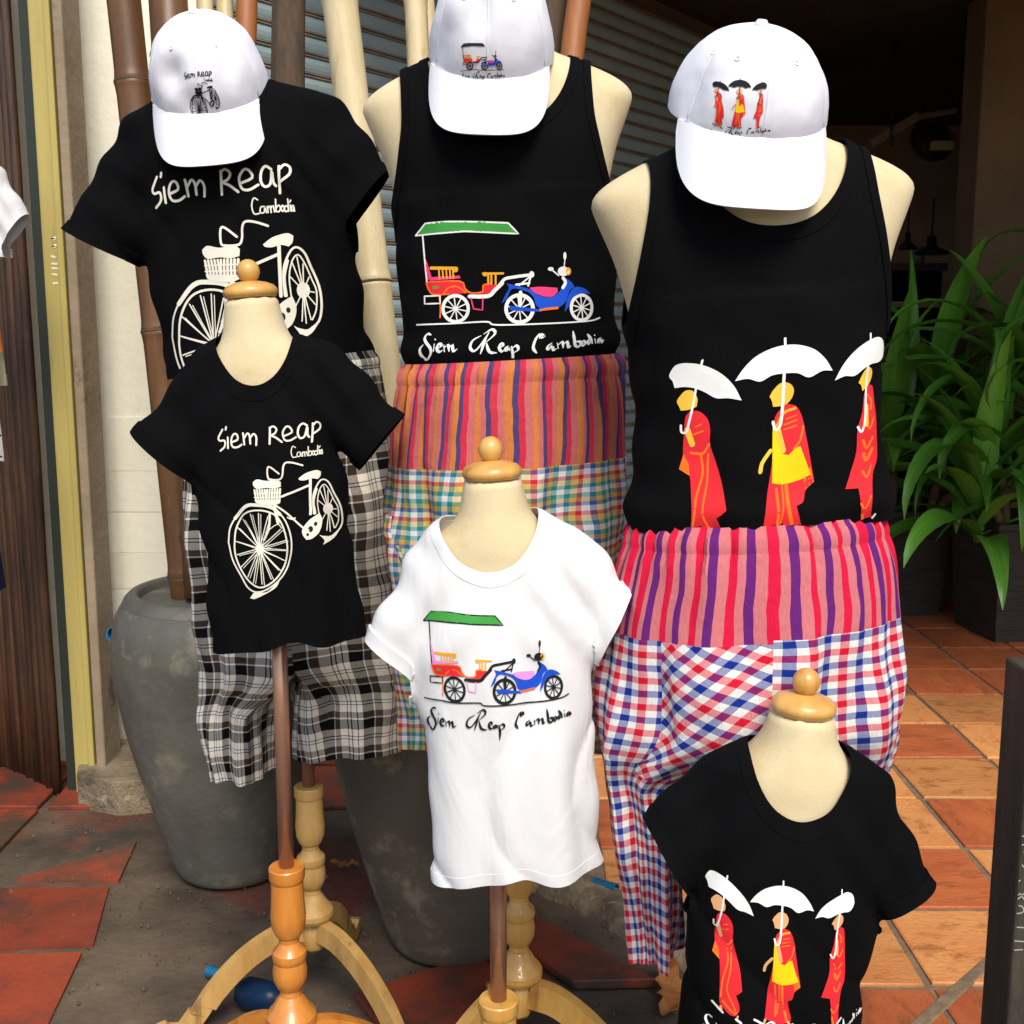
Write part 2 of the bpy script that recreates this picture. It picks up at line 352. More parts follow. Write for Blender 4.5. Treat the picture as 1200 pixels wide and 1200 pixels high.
def calli(c, w=19, dx=0, dy=0):
    g = [[(132,756),(110,750),(92,775),(102,802),(126,832),(127,862),(104,898),(80,880)],[(84,812),(62,838),(66,868),(88,888)],[(150,806),(144,850)],[(152,778),(157,786)],
      [(166,834),(192,818),(178,806),(164,832),(178,852),(200,842)],[(206,812),(209,852)],[(210,828),(230,813),(236,850)],[(238,828),(254,813),(262,848),(286,834)],
      [(424,760),(376,788),(360,828),(386,846),(430,802),(470,738)],[(456,758),(436,812),(418,864)],[(436,752),(484,724),(502,748),(452,797)],[(452,800),(470,850),(512,856)],
      [(526,830),(550,814),(536,804),(525,828),(540,848),(558,836)],[(580,816),(562,830),(568,845),(580,824),(588,844)],[(598,818),(606,868),(603,922)],[(600,830),(628,816),(637,838),(606,858)],
      [(766,748),(784,764),(762,772),(758,752),(736,780),(722,828),(742,858)],[(830,800),(804,820),(806,840),(830,814),(836,840),(856,832)],[(860,800),(865,834)],[(866,812),(890,795),(894,830)],
      [(896,810),(918,794),(926,826),(942,815)],[(952,734),(960,780),(966,816),(990,820),(994,796),(968,794)],[(1014,786),(1002,800),(1012,816),(1025,802),(1014,786)],[(1056,780),(1040,788),(1044,806),(1060,792)],[(1036,752),(1054,776),(1066,806)],[(1080,776),(1086,804)],[(1078,756),(1082,763)],
      [(1118,770),(1102,784),(1106,800),(1120,778),(1126,798),(1138,786)]]
    return [('n', c, w, [(x+dx, y+dy) for x, y in p]) for p in g]
def tuktuk(c, k, seat='pink', txt=True, green='green'):
    Y, O, Rd, Pk, B = 'ochre', 'orange', 'red', seat, 'blue'
    o = [Pn(green, (60,180),(105,122),(240,117),(575,130),(632,186),(330,173)), Ln(c, 9, (42,186),(102,121),(235,116),(578,128),(637,187),(330,173),(42,186)),
      S(c, 9, (85,185),(94,300),(107,452)), Pn(Pk, (88,290),(112,345),(138,430),(110,438),(98,330)), Pn(Pk, (118,442),(135,424),(300,417),(304,433),(130,446)),
      S(Y, 18, (132,373),(282,376)), Pn(Y, *ell(276, 384, 15, 15))]
    for x in (178, 200, 221, 242, 260): o.append(S(Y, 9, (x, 380),(x+4, 432)))
    o += [S(Y, 12, (434,408),(550,407)), Pn(Y, *ell(446, 412, 13, 12))]
    for x in (464, 482, 506): o.append(S(Y, 11, (x, 410),(x, 468)))
    o += [Pn(Rd, (103,456),(300,450),(325,480),(348,518),(150,524),(128,505)), Pn(Rd, (345,518),(430,512),(440,470),(516,470),(484,508),(440,524)), Pn(green, *ell(158, 482, 20, 9)),
      S(O, 9, (103,456),(120,500),(150,523),(240,522)), S(O, 9, (103,454),(300,449),(330,490),(365,516),(430,510),(436,474),(472,465)), S(O, 9, (205,518),(235,486),(285,480),(335,514)), S(O, 9, (180,536),(186,600),(183,656)),
      S(c, 22, (356,536),(462,534),(502,500),(545,460)), S(c, 17, (520,484),(556,440),(606,428),(712,414)), Pn(c, *ell(712, 412, 14, 18)), S(c, 10, (708,420),(692,478)), S(c, 11, (622,470),(700,462)), S(c, 8, (640,475),(704,424)),
      Ln(c, 9, (92,532),(185,530),(185,574),(92,576),(92,532)), Ln(Pk, 8, (365,545),(380,606),(431,613),(433,546))]
    for cx, cy, r, rx, w in ((275,605,74,74,19),(643,606,77,77,21),(1004,598,72,62,18)):
        o.append(ring(c, w, cx, cy, rx, r))
        for i in range(10): a = 2*math.pi*i/10+.2; o.append(S(c, 7, (cx, cy),(cx+rx*math.cos(a), cy+r*math.sin(a))))
        o.append(Pn(c, *ell(cx, cy, 14, 14, 12)))
    o += [S(c, 20, (650,512),(646,590)), Pn(B, (568,462),(640,478),(702,498),(760,534),(820,540),(868,512),(898,466),(905,428),(940,450),(962,480),(932,502),(912,560),(880,592),(840,606),(790,611),(742,592),(722,542),(690,512),(622,492),(592,502),(572,545),(540,576),(560,530),(582,490)),
      Pn(B, (903,627),(915,560),(940,502),(975,479),(1020,489),(1057,517),(1000,517),(952,542),(926,592)), Pn(B, (585,588),(640,594),(762,609),(766,624),(640,618),(588,614)),
      Pn(Pk, (698,488),(760,482),(860,486),(863,510),(830,536),(780,536),(730,516)), S(O, 14, (762,612),(862,601)), S(c, 18, (893,428),(908,455),(892,486)), Pn(c, *ell(895, 392, 33, 27)), Pn('ochre', *ell(924, 392, 15, 22)),
      S(c, 8, (868,416),(826,383)), Pn(c, *ell(821, 380, 17, 11)), S(c, 6, (898,370),(903,322)), Pn(c, *ell(902, 306, 9, 22)),
      S(c, 9, (42,696),(240,690),(450,680),(512,698),(800,690),(1040,676),(1116,655))]
    return o+(calli(c) if txt else [])
def monks(u, skin, txt='white'):
    Rd, O = 'red', 'orange'
    o = [Pn(Rd, (200,392),(220,368),(255,380),(285,415),(296,460),(296,520),(320,600),(345,700),(358,805),(330,826),(320,830),(340,880),(343,920),(320,951),(285,946),(240,906),(222,880),(222,760),(218,640),(200,610),(192,540),(195,460)),
      Pn('orange', (194,545),(214,590),(217,640),(176,606)), S(O, 10, (222,545),(270,555),(292,520)), S(O, 9, (262,560),(268,640),(240,740),(228,850)), S(O, 8, (290,560),(285,680),(265,800),(300,880),(326,935)), S(O, 7, (232,470),(268,462)), S(O, 6, (240,440),(262,432)), S(O, 10, (240,870),(285,915),(320,940)),
      S(skin, 22, (207,445),(228,512)), Pn(skin, (178,302),(200,283),(228,290),(246,325),(242,357),(215,364),(182,363),(176,347),(167,322)), S(skin, 14, (230,905),(236,930)), S(skin, 12, (335,950),(330,972)), S(u, 13, (182,892),(244,940)), S(u, 14, (324,968),(358,990)),
      Pn(u, (137,210),(160,172),(205,171),(270,194),(336,240),(386,300),(416,364),(365,345),(318,336),(275,304),(235,280),(195,267),(158,265),(150,236)), S(u, 9, (262,171),(256,196)), S(u, 9, (240,278),(228,352),(212,425),(204,456),(186,452),(183,424)),
      Pn(Rd, (558,452),(600,415),(640,435),(665,490),(682,580),(702,680),(719,760),(682,786),(670,830),(642,842),(668,950),(666,973),(580,974),(503,950),(510,880),(526,750),(545,620),(550,500)),
      Pn(O, (672,735),(700,690),(718,760),(682,784)), S(O, 11, (560,750),(570,850),(565,930)), S(O, 15, (602,750),(612,850),(640,965)), S(O, 7, (585,740),(590,840),(575,920)), S(O, 8, (668,520),(655,575),(630,605)), S(O, 7, (592,500),(640,490)), S(O, 7, (590,520),(640,512)), S(O, 6, (600,478),(640,470)),
      Pn('yellow', (545,505),(572,540),(582,612),(610,627),(640,602),(656,600),(702,726),(650,739),(590,743),(543,729)), S('ochre', 12, (562,500),(588,452),(634,440)), S(skin, 24, (566,515),(588,606)), S(skin, 17, (536,594),(500,636),(492,672)),
      Pn(skin, (545,350),(575,327),(610,335),(627,365),(617,400),(590,420),(545,417),(538,390),(529,373)), S(skin, 14, (508,955),(498,985)), S(skin, 14, (648,968),(662,992)), S(u, 14, (440,964),(470,975),(512,994)), S(u, 14, (604,996),(682,990)),
      Pn(u, (389,281),(420,240),(470,200),(530,180),(590,177),(650,190),(710,221),(756,270),(785,321),(740,312),(685,326),(640,300),(590,291),(540,289),(490,304),(440,282)), S(u, 10, (588,150),(590,184)), S(u, 12, (588,290),(583,430),(575,500),(556,511),(545,478)),
      Pn(Rd, (960,418),(985,430),(996,500),(1006,620),(1017,742),(986,800),(976,930),(981,985),(935,999),(925,900),(915,836),(858,826),(880,760),(905,680),(906,590),(925,520),(936,450)),
      S(O, 11, (955,460),(975,490),(968,520)), S(O, 9, (945,560),(965,600),(985,560)), S(O, 12, (935,640),(955,680),(985,640)), S(O, 16, (940,700),(955,730),(985,690)), S(O, 9, (935,770),(955,800),(980,760)), S(O, 9, (925,900),(945,925),(972,880)), S(O, 12, (935,950),(945,995)), S(skin, 18, (945,500),(948,580)),
      Pn(skin, (925,365),(950,339),(972,355),(976,385),(957,420),(925,436),(918,410),(905,398)), S(u, 12, (970,995),(998,965)), S(u, 10, (906,578),(925,602),(938,560),(943,450),(952,340)),
      Pn(u, (794,363),(830,310),(880,265),(940,238),(1000,231),(1041,255),(1053,300),(1035,326),(1010,336),(970,334),(930,345),(885,364),(840,355)), S(u, 9, (960,209),(960,240))]
    return o+(calli(txt, 17, 60, 240) if txt else [])
PC = dict(white=(.80, .80, .76), cream=(.74, .70, .58), ink=(.012, .012, .013), green=(.05, .30, .05), roofdark=(.02, .035, .02), red=(.72, .022, .03), orange=(.85, .16, .012), ochre=(.80, .36, .02), yellow=(.90, .58, .005),
          pink=(.80, .045, .16), lilac=(.78, .28, .62), blue=(.008, .07, .52), tan=(.72, .36, .16), gold=(.82, .50, .05), navy=(.01, .02, .16), grey=(.35, .35, .33))
def fill2d(pts, step):
    pts = [Vector(p) for p in pts]; n = len(pts)
    if 5 < n < 30:                                    # round the outline except at its true corners
        tan = []
        for i in range(n):
            u, w_ = pts[i]-pts[i-1], pts[(i+1) % n]-pts[i]; a_ = u.angle(w_, 0) if u.length and w_.length else 0
            tan.append(None if a_ > R(58) else (pts[(i+1) % n]-pts[i-1])*.5)
        sm_ = []
        for i in range(n):
            a, c = pts[i], pts[(i+1) % n]; d = c-a
            def tn(q): return d if q is None else q*min(1, d.length/max(q.length, 1e-6))
            ta, tb = tn(tan[i]), tn(tan[(i+1) % n])
            for k_ in range(4):
                t = k_/4; sm_.append(a*(2*t**3-3*t*t+1)+ta*(t**3-2*t*t+t)+c*(3*t*t-2*t**3)+tb*(t**3-t*t))
        pts = sm_; n = len(pts)
    b = []
    for i in range(n):
        a, c = pts[i], pts[(i+1) % n]; k = max(1, int((c-a).length/step))
        for j in range(k): b.append(a.lerp(c, j/k))
    xs = [p.x for p in b]; ys = [p.y for p in b]; inner = []
    arr = np.array([(p.x, p.y) for p in b]); nxt = np.roll(arr, -1, 0)
    gx, gy = np.meshgrid(np.arange(min(xs)+step/2, max(xs), step), np.arange(min(ys)+step/2, max(ys), step)); g = np.stack([gx.ravel(), gy.ravel()], 1)
    if len(g):
        y0, y1, x0, x1 = arr[:, 1], nxt[:, 1], arr[:, 0], nxt[:, 0]
        with np.errstate(divide='ignore', invalid='ignore'):
            cr = ((y0[None] > g[:, 1:]) != (y1[None] > g[:, 1:])) & (g[:, :1] < (x1-x0)[None]*(g[:, 1:]-y0[None])/(y1-y0)[None]+x0[None])
        ins = cr.sum(1) % 2 == 1
        d = np.sqrt(((g[:, None]-arr[None])**2).sum(2)).min(1); inner = g[ins & (d > step*.45)]
    V = b+[Vector(p) for p in inner]
    v, e, f, *_ = delaunay_2d_cdt(V, [(i, (i+1) % len(b)) for i in range(len(b))], [], 1, 1e-6)
    return [tuple(p) for p in v], [tuple(q) for q in f]
def ribbon(pts, w, nib, step, line=False):
    pts = [Vector((*p, 0)) for p in pts]
    if line:
        q = []
        for i in range(len(pts)-1):
            k = max(1, int((pts[i+1]-pts[i]).length/step)); q += [pts[i].lerp(pts[i+1], j/k) for j in range(k)]
        q.append(pts[-1])
    elif len(pts) > 2:
        L = sum((pts[i+1]-pts[i]).length for i in range(len(pts)-1)); n = max(3, int(L/step/(len(pts)-1))+1); q = smooth_path(pts, n)
    else: k = max(1, int((pts[1]-pts[0]).length/step)); q = [pts[0].lerp(pts[1], i/k) for i in range(k+1)]
    L, Rr, nb = [], [], Vector((.80, -.60, 0))
    for i, p in enumerate(q):
        d = (q[min(i+1, len(q)-1)]-q[max(i-1, 0)]); d = d.normalized() if d.length > 1e-6 else Vector((1, 0, 0)); nrm = Vector((-d.y, d.x, 0))
        ww = w/2
        if nib: ww = w/2*(.34+.66*abs(nrm.dot(nb)))
        taper = 1.0 if not nib else min(1, .35+i/3, .35+(len(q)-1-i)/3)
        L.append(p+nrm*ww*taper); Rr.append(p-nrm*ww*taper)
    if not nib and len(q) > 1:                        # rounded ends
        d0 = (q[0]-q[1]).normalized(); d1 = (q[-1]-q[-2]).normalized()
        L.insert(0, q[0]+d0*w*.4+(L[0]-q[0])*.5); Rr.insert(0, q[0]+d0*w*.4+(Rr[0]-q[0])*.5); L.append(q[-1]+d1*w*.4+(L[-1]-q[-1])*.5); Rr.append(q[-1]+d1*w*.4+(Rr[-1]-q[-1])*.5)
    n = len(L); v = [(p.x, p.y) for p in L]+[(p.x, p.y) for p in Rr]
    return v, [(i, i+1, n+i+1, n+i) for i in range(n-1)]
def decal(art, target, place, direction, root, name, label, step, lift=.0007, dl=.000010, keep=None, wmul=1.0):
    """lay a printed design on the cloth: artwork plane -> root space -> onto the target mesh along direction; step in artwork units"""
    me = target.data; bv = BVHTree.FromPolygons([v.co.copy() for v in me.vertices], [tuple(p.vertices) for p in me.polygons])
    V, Fc, MI, mats, mid = [], [], [], [], {}
    for li, (kd, c, w, pts) in enumerate(art):
        v2, f2 = fill2d(pts, step) if kd == 'p' else ribbon(pts, w*wmul, kd == 'n', step, kd == 'l')
        if c not in mid: mid[c] = len(mats); mats.append(flat('print_'+c, PC[c]))
        loc = []
        for q in v2:
            o = place(*q[:2]); h = bv.ray_cast(o-direction*1.0, direction)
            if h[0] is None or h[1].dot(direction) > -.02 or (keep and not keep(h[0])): loc.append(None)
            else: loc.append(h[0]-direction*.0002+h[1]*(lift+li*dl))
        ids = []
        for p in loc:
            if p is None: ids.append(-1)
            else: ids.append(len(V)); V.append(p)
        for f in f2:
            g = [ids[i] for i in f]
            if -1 in g: continue
            ps = [V[i] for i in g]
            if max((ps[i]-ps[i-1]).length for i in range(len(ps))) > .05: continue
            nr = (ps[1]-ps[0]).cross(ps[2]-ps[0])
            if nr.dot(direction) > 0: g = g[::-1]
            Fc.append(g); MI.append(mid[c])
    o = obj(name, V, Fc, mats, root, mi=MI)
    if label: o['label'] = label
    return o
# ------------------------------------------------------------------ ground and floor
TILE = .331
M_dirt = mat('cement_dirt', (.042, .029, .018), (.145, .10, .062), rough=.85, scale=3.2, lo=.36, hi=.68, c3=(.14, .035, .018), s3=1.9, lo3=.53, hi3=.62, bump=.5, bscale=45, bump2=.6, b2scale=6)
M_redt = mat('red_tile', (.27, .045, .017), (.18, .033, .015), rough=.55, scale=6, c3=(.06, .042, .027), s3=3.0, lo3=.46, hi3=.60, bump=.25, bscale=60, rnd=.18)
M_ort = mat('terracotta_tile', (.62, .28, .095), (.55, .20, .065), rough=.5, scale=5, lo=.3, hi=.7, c3=(.36, .13, .04), s3=13, lo3=.52, hi3=.66, bump=.4, bscale=50, rnd=.2, stretch=(1, 1.5, 1))
M_grout = mat('grout', (.13, .085, .05), (.24, .16, .095), rough=.95, scale=14, bump=.5, bscale=90)
M_cement = mat('old_cement', (.10, .075, .048), (.36, .27, .165), rough=.95, scale=7, lo=.36, hi=.66, c3=(.52, .42, .27), s3=11, lo3=.58, hi3=.72, bump=1.0, bscale=70, bump2=.7, b2scale=16)
def noisy_sheet(name, x0, x1, y0, y1, z, amp, n, m, parent=None, fr=3.0):
    v, f = [], []
    for j in range(n+1):
        for i in range(n+1):
            x, y = x0+(x1-x0)*i/n, y0+(y1-y0)*j/n; v.append((x, y, z+amp*noise.noise((x*fr, y*fr, 3.1))))
    for j in range(n):
        for i in range(n): a = j*(n+1)+i; f.append((a, a+1, a+n+2, a+n+1))
    return obj(name, v, f, m, parent)
gv = [(-60, -60, -.03), (60, -60, -.03), (60, 60, -.03), (-60, 60, -.03)]
ground = tag(obj('ground', gv, [(0, 1, 2, 3)], M_dirt, smooth=False), 'dusty ground reaching out beyond the shop front', kind='structure')
dirt = tag(noisy_sheet('pavement', -3.2, 1.0, .6, 4.2, -.005, .006, 90, M_dirt, fr=4), 'stained dark cement pavement under the jars and stands', kind='structure')
KP = [(.0, 2.7)]+[tuple(P(x, y, CAM_H/math.tan(PITCH+math.atan((y-600)/F_PX))).xy) for x, y in ((600, 1010), (690, 1052), (770, 1090), (880, 1150), (960, 1215), (990, 1290))]
fp = [(-.02, 9.5), (-.02, 3.0)]+KP+[(.62, 1.2), (6.5, 1.2), (6.5, 9.5)]; nf = len(fp)
floor_o = obj('floor', [(x, y, -.02) for x, y in fp]+[(x, y, .0095) for x, y in fp], [tuple(range(nf)), tuple(range(nf, 2*nf))]+[(i, (i+1) % nf, nf+(i+1) % nf, nf+i) for i in range(nf)], M_grout, smooth=False)
tag(floor_o, 'terracotta tiled shop floor', kind='structure')
kx, ky = [p[0] for p in KP][::1], [p[1] for p in KP]
def kerb_y(x): return float(np.interp(x, kx, ky)) if x < kx[-1] else 0.0
def tile_mesh(k, ragged=.004):
    rr = random.Random(k); s = TILE/2-.0085; v = []
    c = [(-s, -s), (s, -s), (s, s), (-s, s)]
    c = [(x+rr.uniform(-ragged, ragged), y+rr.uniform(-ragged, ragged)) for x, y in c]
    for q, z in ((1, 0), (1, .010), (.972, .0125)):
        v += [(x*q, y*q, z+rr.uniform(-.0006, .0006)*(z > 0)) for x, y in c]
    f = [(0, 1, 5, 4), (1, 2, 6, 5), (2, 3, 7, 6), (3, 0, 4, 7), (4, 5, 9, 8), (5, 6, 10, 9), (6, 7, 11, 10), (7, 4, 8, 11), (8, 9, 10, 11)]
    me = bpy.data.meshes.new('tile'); me.from_pydata(v, [], f); return me
TM = [tile_mesh(k) for k in range(6)]
for me in TM: me.materials.append(M_ort)
M_ort2 = mat('terracotta_tile_red_and_shaded', (.46, .125, .040), (.36, .085, .030), rough=.5, scale=5, c3=(.24, .075, .03), s3=9, lo3=.52, hi3=.68, bump=.35, bscale=50, rnd=.2, stretch=(1, 2.4, 1))
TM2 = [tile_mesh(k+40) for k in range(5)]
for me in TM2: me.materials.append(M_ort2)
TR = [tile_mesh(k+20, .008) for k in range(5)]
for me in TR: me.materials.append(M_redt)
def put_tile(me, x, y, z, parent, rz=0, tl=0):
    o = bpy.data.objects.new('tile', me); COL.objects.link(o); o.parent = parent; o.location = (x, y, z); o.rotation_euler = (tl, 0, rz); return o
X_LINE, Y_LINE = Xp(1130, P(1130, 1000, 2).y, 1000), 0
dg = lambda py: CAM_H/ (math.tan(PITCH+math.atan((py-600)/F_PX)))       # ground distance seen at photo row py
Yr = dg(1000); Xl = (1128-600)/F_PX*Yr/math.cos(PITCH)*1.0
Xl = P(1130, 1000, Yr).x
edge = lambda x: 1.72 + .0*x                     # front edge of the tiled floor
for i in range(-4, 9):
    for j in range(-4, 9):
        x, y = Xl+(i-.5)*TILE, Yr+(j+.5)*TILE
        if x < .10 or y-.06 < kerb_y(x) or y < 1.3 or (j >= 5 and x > 3.2): continue
        put_tile(random.choice(TM2 if (y > 4.4 or random.random() < .16 or (y < 2.2 and random.random() < .5)) else TM), x, y, .0025+random.uniform(0, .002), floor_o, rz=random.choice((0, 1, 2, 3))*math.pi/2)  # far rows all redder: part tile colour, part shade painted into it
# older red tiles of the pavement on the left and in front
for i in range(-8, 3):
    for j in range(-4, 6):
        x, y = Xl+(i-6.5)*TILE+.03, Yr+(j+.5)*TILE-.05
        if x > -.02 or x < -2.7 or y < .9: continue
        worn = noise.noise((x*1.3+4, y*1.1, 0))
        if y < 2.55 and x > -1.6: continue
        cover = (x > -1.02 and y < 2.7 and not (y < 2.0 and x > -.25)) or (x > -1.35 and y > 2.35 and y < 3.1 and worn > -.2)
        if cover: continue
        put_tile(random.choice(TR), x, y, -.0035+.003*random.random(), dirt, rz=random.choice((0, 1, 2, 3))*math.pi/2+random.uniform(-.02, .02))
for px, py, s, rz in ((530, 1190, 1.0, .55),):
    d = dg(py); o = put_tile(random.choice(TR), P(px, py, d).x, d, .003, dirt, rz); o.scale = (s, s, 1)
for q in (((-30, 1120), (96, 1117), (50, 1215), (-30, 1215)), ((-30, 1042), (128, 1040), (109, 1109), (-30, 1113)), ((20, 1031), (160, 987), (139, 1033))):
    pq = [P(a, b, dg(b)) for a, b in q]; n = len(pq)
    o = obj('tile', [(p.x, p.y, -.01) for p in pq]+[(p.x, p.y, .0032) for p in pq], [tuple(range(n, 2*n))[::-1]]+[(i, (i+1) % n, n+(i+1) % n, n+i) for i in range(n)], M_redt, dirt, smooth=False)
    bm = bmesh.new(); bm.from_mesh(o.data); bmesh.ops.recalc_face_normals(bm, faces=bm.faces); bm.to_mesh(o.data); bm.free()
# broken kerb between pavement and tiled floor
def kerb():
    pts = [P(600, 1010, dg(1010)), P(690, 1052, dg(1052)), P(770, 1090, dg(1090)), P(880, 1150, dg(1150)), P(960, 1215, dg(1215)), P(990, 1290, dg(1290))]
    pts = [Vector((-.02, 3.0, 0)), Vector((.0, 2.7, 0))]+pts; path = smooth_path(pts, 16); v, f = [], []; n = 14
    for i, p in enumerate(path):
        d = (path[min(i+1, len(path)-1)]-path[max(i-1, 0)]); d.z = 0; d.normalize(); q = Vector((d.y, -d.x, 0))
        for j in range(n+1):
            u = (j/n-.5)*2; w = .085+.02*noise.noise((i*.2, 1, 0)); h = .046*(1-abs(u)**3)
            b = p-q*u*w; k = noise.noise((b.x*14, b.y*14, 0))*.012+noise.noise((b.x*45, b.y*45, 5))*.006
            v.append((b.x, b.y, -.01+h+k*(1-abs(u)**4)))
    for i in range(len(path)-1):
        for j in range(n): a = i*(n+1)+j; f.append((a, a+1, a+n+2, a+n+1))
    return obj('kerb', v, f, M_cement)
def slab(name, pts, z0, z1, m, parent=None, label=None, cat=None):
    n = len(pts); v = [(p.x, p.y, z0) for p in pts]+[(p.x, p.y, z1) for p in pts]
    f = [tuple(range(n)), tuple(range(n, 2*n))]+[(i, (i+1) % n, n+(i+1) % n, n+i) for i in range(n)]
    o = obj(name, v, f, m, parent, smooth=False, bevel=.003)
    bm = bmesh.new(); bm.from_mesh(o.data); bmesh.ops.recalc_face_normals(bm, faces=bm.faces); bm.to_mesh(o.data); bm.free()
    if label: tag(o, label, cat)
    return o
slab('cement_joint', [P(1050, 1222, dg(1222)), P(1076, 1222, dg(1222)), P(1200, 1104, dg(1104)), P(1200, 1088, dg(1088))], .012, .0185, M_grout)['kind'] = 'structure'
tag(kerb(), 'broken rough cement kerb along the edge of the tiled floor', kind='structure')
sl_v = [P(628, 1082, dg(1082)), P(770, 1158, dg(1158)), P(672, 1160, dg(1160)), P(618, 1122, dg(1122))]
slab('broken_tile_slab', sl_v, .0, .022, M_redt, None, 'broken wedge of red tile lying loose below the cement kerb', 'tile slab')
slab('broken_tile_slab', [P(610, 1130, dg(1130)), P(668, 1170, dg(1170)), P(730, 1230, dg(1230)), P(640, 1240, dg(1240)), P(600, 1190, dg(1190))], .0, .016, M_redt, None, 'red tile slab partly under the turned wooden base, bottom centre', 'tile slab')

# ------------------------------------------------------------------ building: left doorway, white wall, shutter, dark shop inside
M_white = mat('whitewash', (.86, .82, .68), (.78, .74, .59), rough=.85, scale=2.2, c3=(.60, .52, .36), s3=4, lo3=.62, hi3=.74, bump=.25, bscale=25)
M_pillar = mat('pillar_plaster', (.30, .235, .15), (.23, .175, .11), rough=.9, scale=4, c3=(.10, .07, .04), s3=6, lo3=.60, hi3=.70, bump=.4, bscale=30)
M_yellow = mat('yellow_paint', (.45, .36, .10), (.38, .30, .085), rough=.55, scale=3, stretch=(6, 6, .6), c3=(.28, .19, .06), s3=7, lo3=.62, hi3=.72, bump=.15, bscale=40)
M_slat = mat('dark_bamboo_slat', (.030, .014, .007), (.085, .038, .016), rough=.45, scale=9, stretch=(3, 3, .4), bump=.3, bscale=40, rnd=.45)
M_darkgreen = mat('dark_green_edge', (.012, .018, .010), rough=.6)
M_shut = mat('shutter_paint', (.24, .34, .36), (.30, .39, .40), rough=.5, scale=4, c3=(.22, .19, .13), s3=7, lo3=.60, hi3=.78, bump=.12, bscale=50, rnd=.10)
M_rust = mat('shutter_ridge', (.16, .14, .11), (.26, .21, .15), rough=.7, scale=14, bump=.3, bscale=80)
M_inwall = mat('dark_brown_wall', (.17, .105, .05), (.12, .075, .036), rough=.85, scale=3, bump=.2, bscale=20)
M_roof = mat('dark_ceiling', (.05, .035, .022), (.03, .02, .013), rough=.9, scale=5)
M_cream = mat('cream_plaster', (.40, .31, .15), (.34, .26, .12), rough=.8, scale=5)
YP = dg(932)
def px_post(name, x0t, x1t, x0b, x1b, Y, dep, m, label, cat, z1=2.75, parent=None, kind=None):
    """upright between the photo's left and right edges, measured at rows 0 and 930"""
    xa = (P(x0t, 0, Y).x+P(x0b, 930, Y).x)/2; xb = (P(x1t, 0, Y).x+P(x1b, 930, Y).x)/2
    o = box(name, xa, xb, Y, Y+dep, -.02, z1, m, parent, bevel=.006)
    if label: tag(o, label, cat, kind=kind)
    return o
yp = px_post('door_post', 41, 61, 80, 97, YP, .09, M_yellow, 'yellow painted wooden door post beside the dark bamboo screen', 'post')
yb = yp.data.vertices; xr = max(v.co.x for v in yb)
box('moulding', xr+.001, xr+.020, YP-.012, YP+.08, -.02, 2.74, M_yellow, yp, bevel=.004)
xl = min(v.co.x for v in yb)
box('rebate', xl-.030, xl-.001, YP+.015, YP+.08, -.02, 2.74, M_darkgreen, yp)
chalk = [('s', 'cream', 5, p) for p in ([(0,0),(6,22),(12,6),(18,22),(24,0)], [(40,0),(38,22)], [(52,0),(50,22)], [(72,0),(62,14),(66,22),(74,16),(64,12)], [(98,2),(90,12),(96,20),(103,10),(98,2)], [(118,2),(110,12),(116,20),(123,10),(118,2)])]
c0 = P(63, 332, YP); decal(chalk, yp, lambda a, b: Vector((c0.x+b*.0020, YP, c0.z+a*.00105)), Vector((0, 1, 0)), yp, 'chalk_writing', 'faint chalk letters written up the post', 6, lift=.0006)
pil = px_post('pillar', 69, 79, 106, 119, YP-.02, .14, M_pillar, 'tan plastered pillar between the yellow post and the white wall', 'pillar')
slab('pillar_foot', [P(92, 945, dg(945)), P(140, 955, dg(955)), P(188, 950, dg(950)), P(180, 900, dg(900)), P(100, 900, dg(900))], -.01, .10, M_cement, pil)
YW = 3.57
box('wall', -1.48, -.93, YW, YW+.2, -.02, 3.0, M_white)
wall = bpy.data.objects['wall']; tag(wall, 'whitewashed wall behind the cement jar at the left', 'wall')
for k, py in enumerate((488, 552, 600, 648, 690, 735, 800)):       # faint block courses: each course a shallow raised panel
    z1, z0 = Zp(py, YW)-.0015, Zp((552, 600, 648, 690, 735, 800, 880)[k], YW)+.0015
    box('block_course', -1.475, -.935, YW-.0022-.0006*(k % 2), YW, z0, z1, M_white, wall)
# roller shutter running back to the right
S0, Sd = Vector((-.975, 3.66, 0)), Vector((.60, .80, 0)).normalized(); SL = 4.6; PT = .066
shut = thing('roller_shutter', 'blue grey metal roller shutter behind the bamboo poles', 'shutter', S0)
sn = Vector((Sd.y, -Sd.x, 0))
prof = [(0, 0), (.004, .012), (.006, .026), (.004, .040), (0, .047), (.0075, .0490), (.0075, .0530), (-.001, .0545), (-.001, .0570), (.0075, .0585), (.0075, .0625), (-.003, .0645), (-.003, .066)]
v = [tuple(sn*a+Vector((0, 0, b))) for a, b in prof]+[tuple(sn*a+Vector((0, 0, b))+Sd*SL) for a, b in prof]; n = len(prof)
fs = [(i, n+i, n+i+1, i+1) for i in range(n-1)]
sm = bpy.data.meshes.new('slat'); sm.from_pydata(v, [], fs); sm.materials.append(M_shut); sm.materials.append(M_rust)
for i, p in enumerate(sm.polygons): p.material_index = 0 if i < 4 else 1
for k in range(44):
    o = bpy.data.objects.new('slat', sm); COL.objects.link(o); o.parent = shut; o.location = (0, 0, k*PT+.02)
for t, z in ((1.75, Zp(48, 5.0)), (2.0, Zp(130, 5.2)), (2.35, Zp(160, 5.4))):
    p = Sd*t+sn*.011; bv_, bf_ = lathe([(.009, 0), (.009, .004), (.005, .006)], 10)
    obj('rivet', [sn.to_track_quat('Z', 'Y').to_matrix() @ Vector(q)+p+Vector((0, 0, z)) for q in bv_], bf_, flat('rivet_zinc', (.55, .55, .5)), shut)
SE = S0+Sd*SL
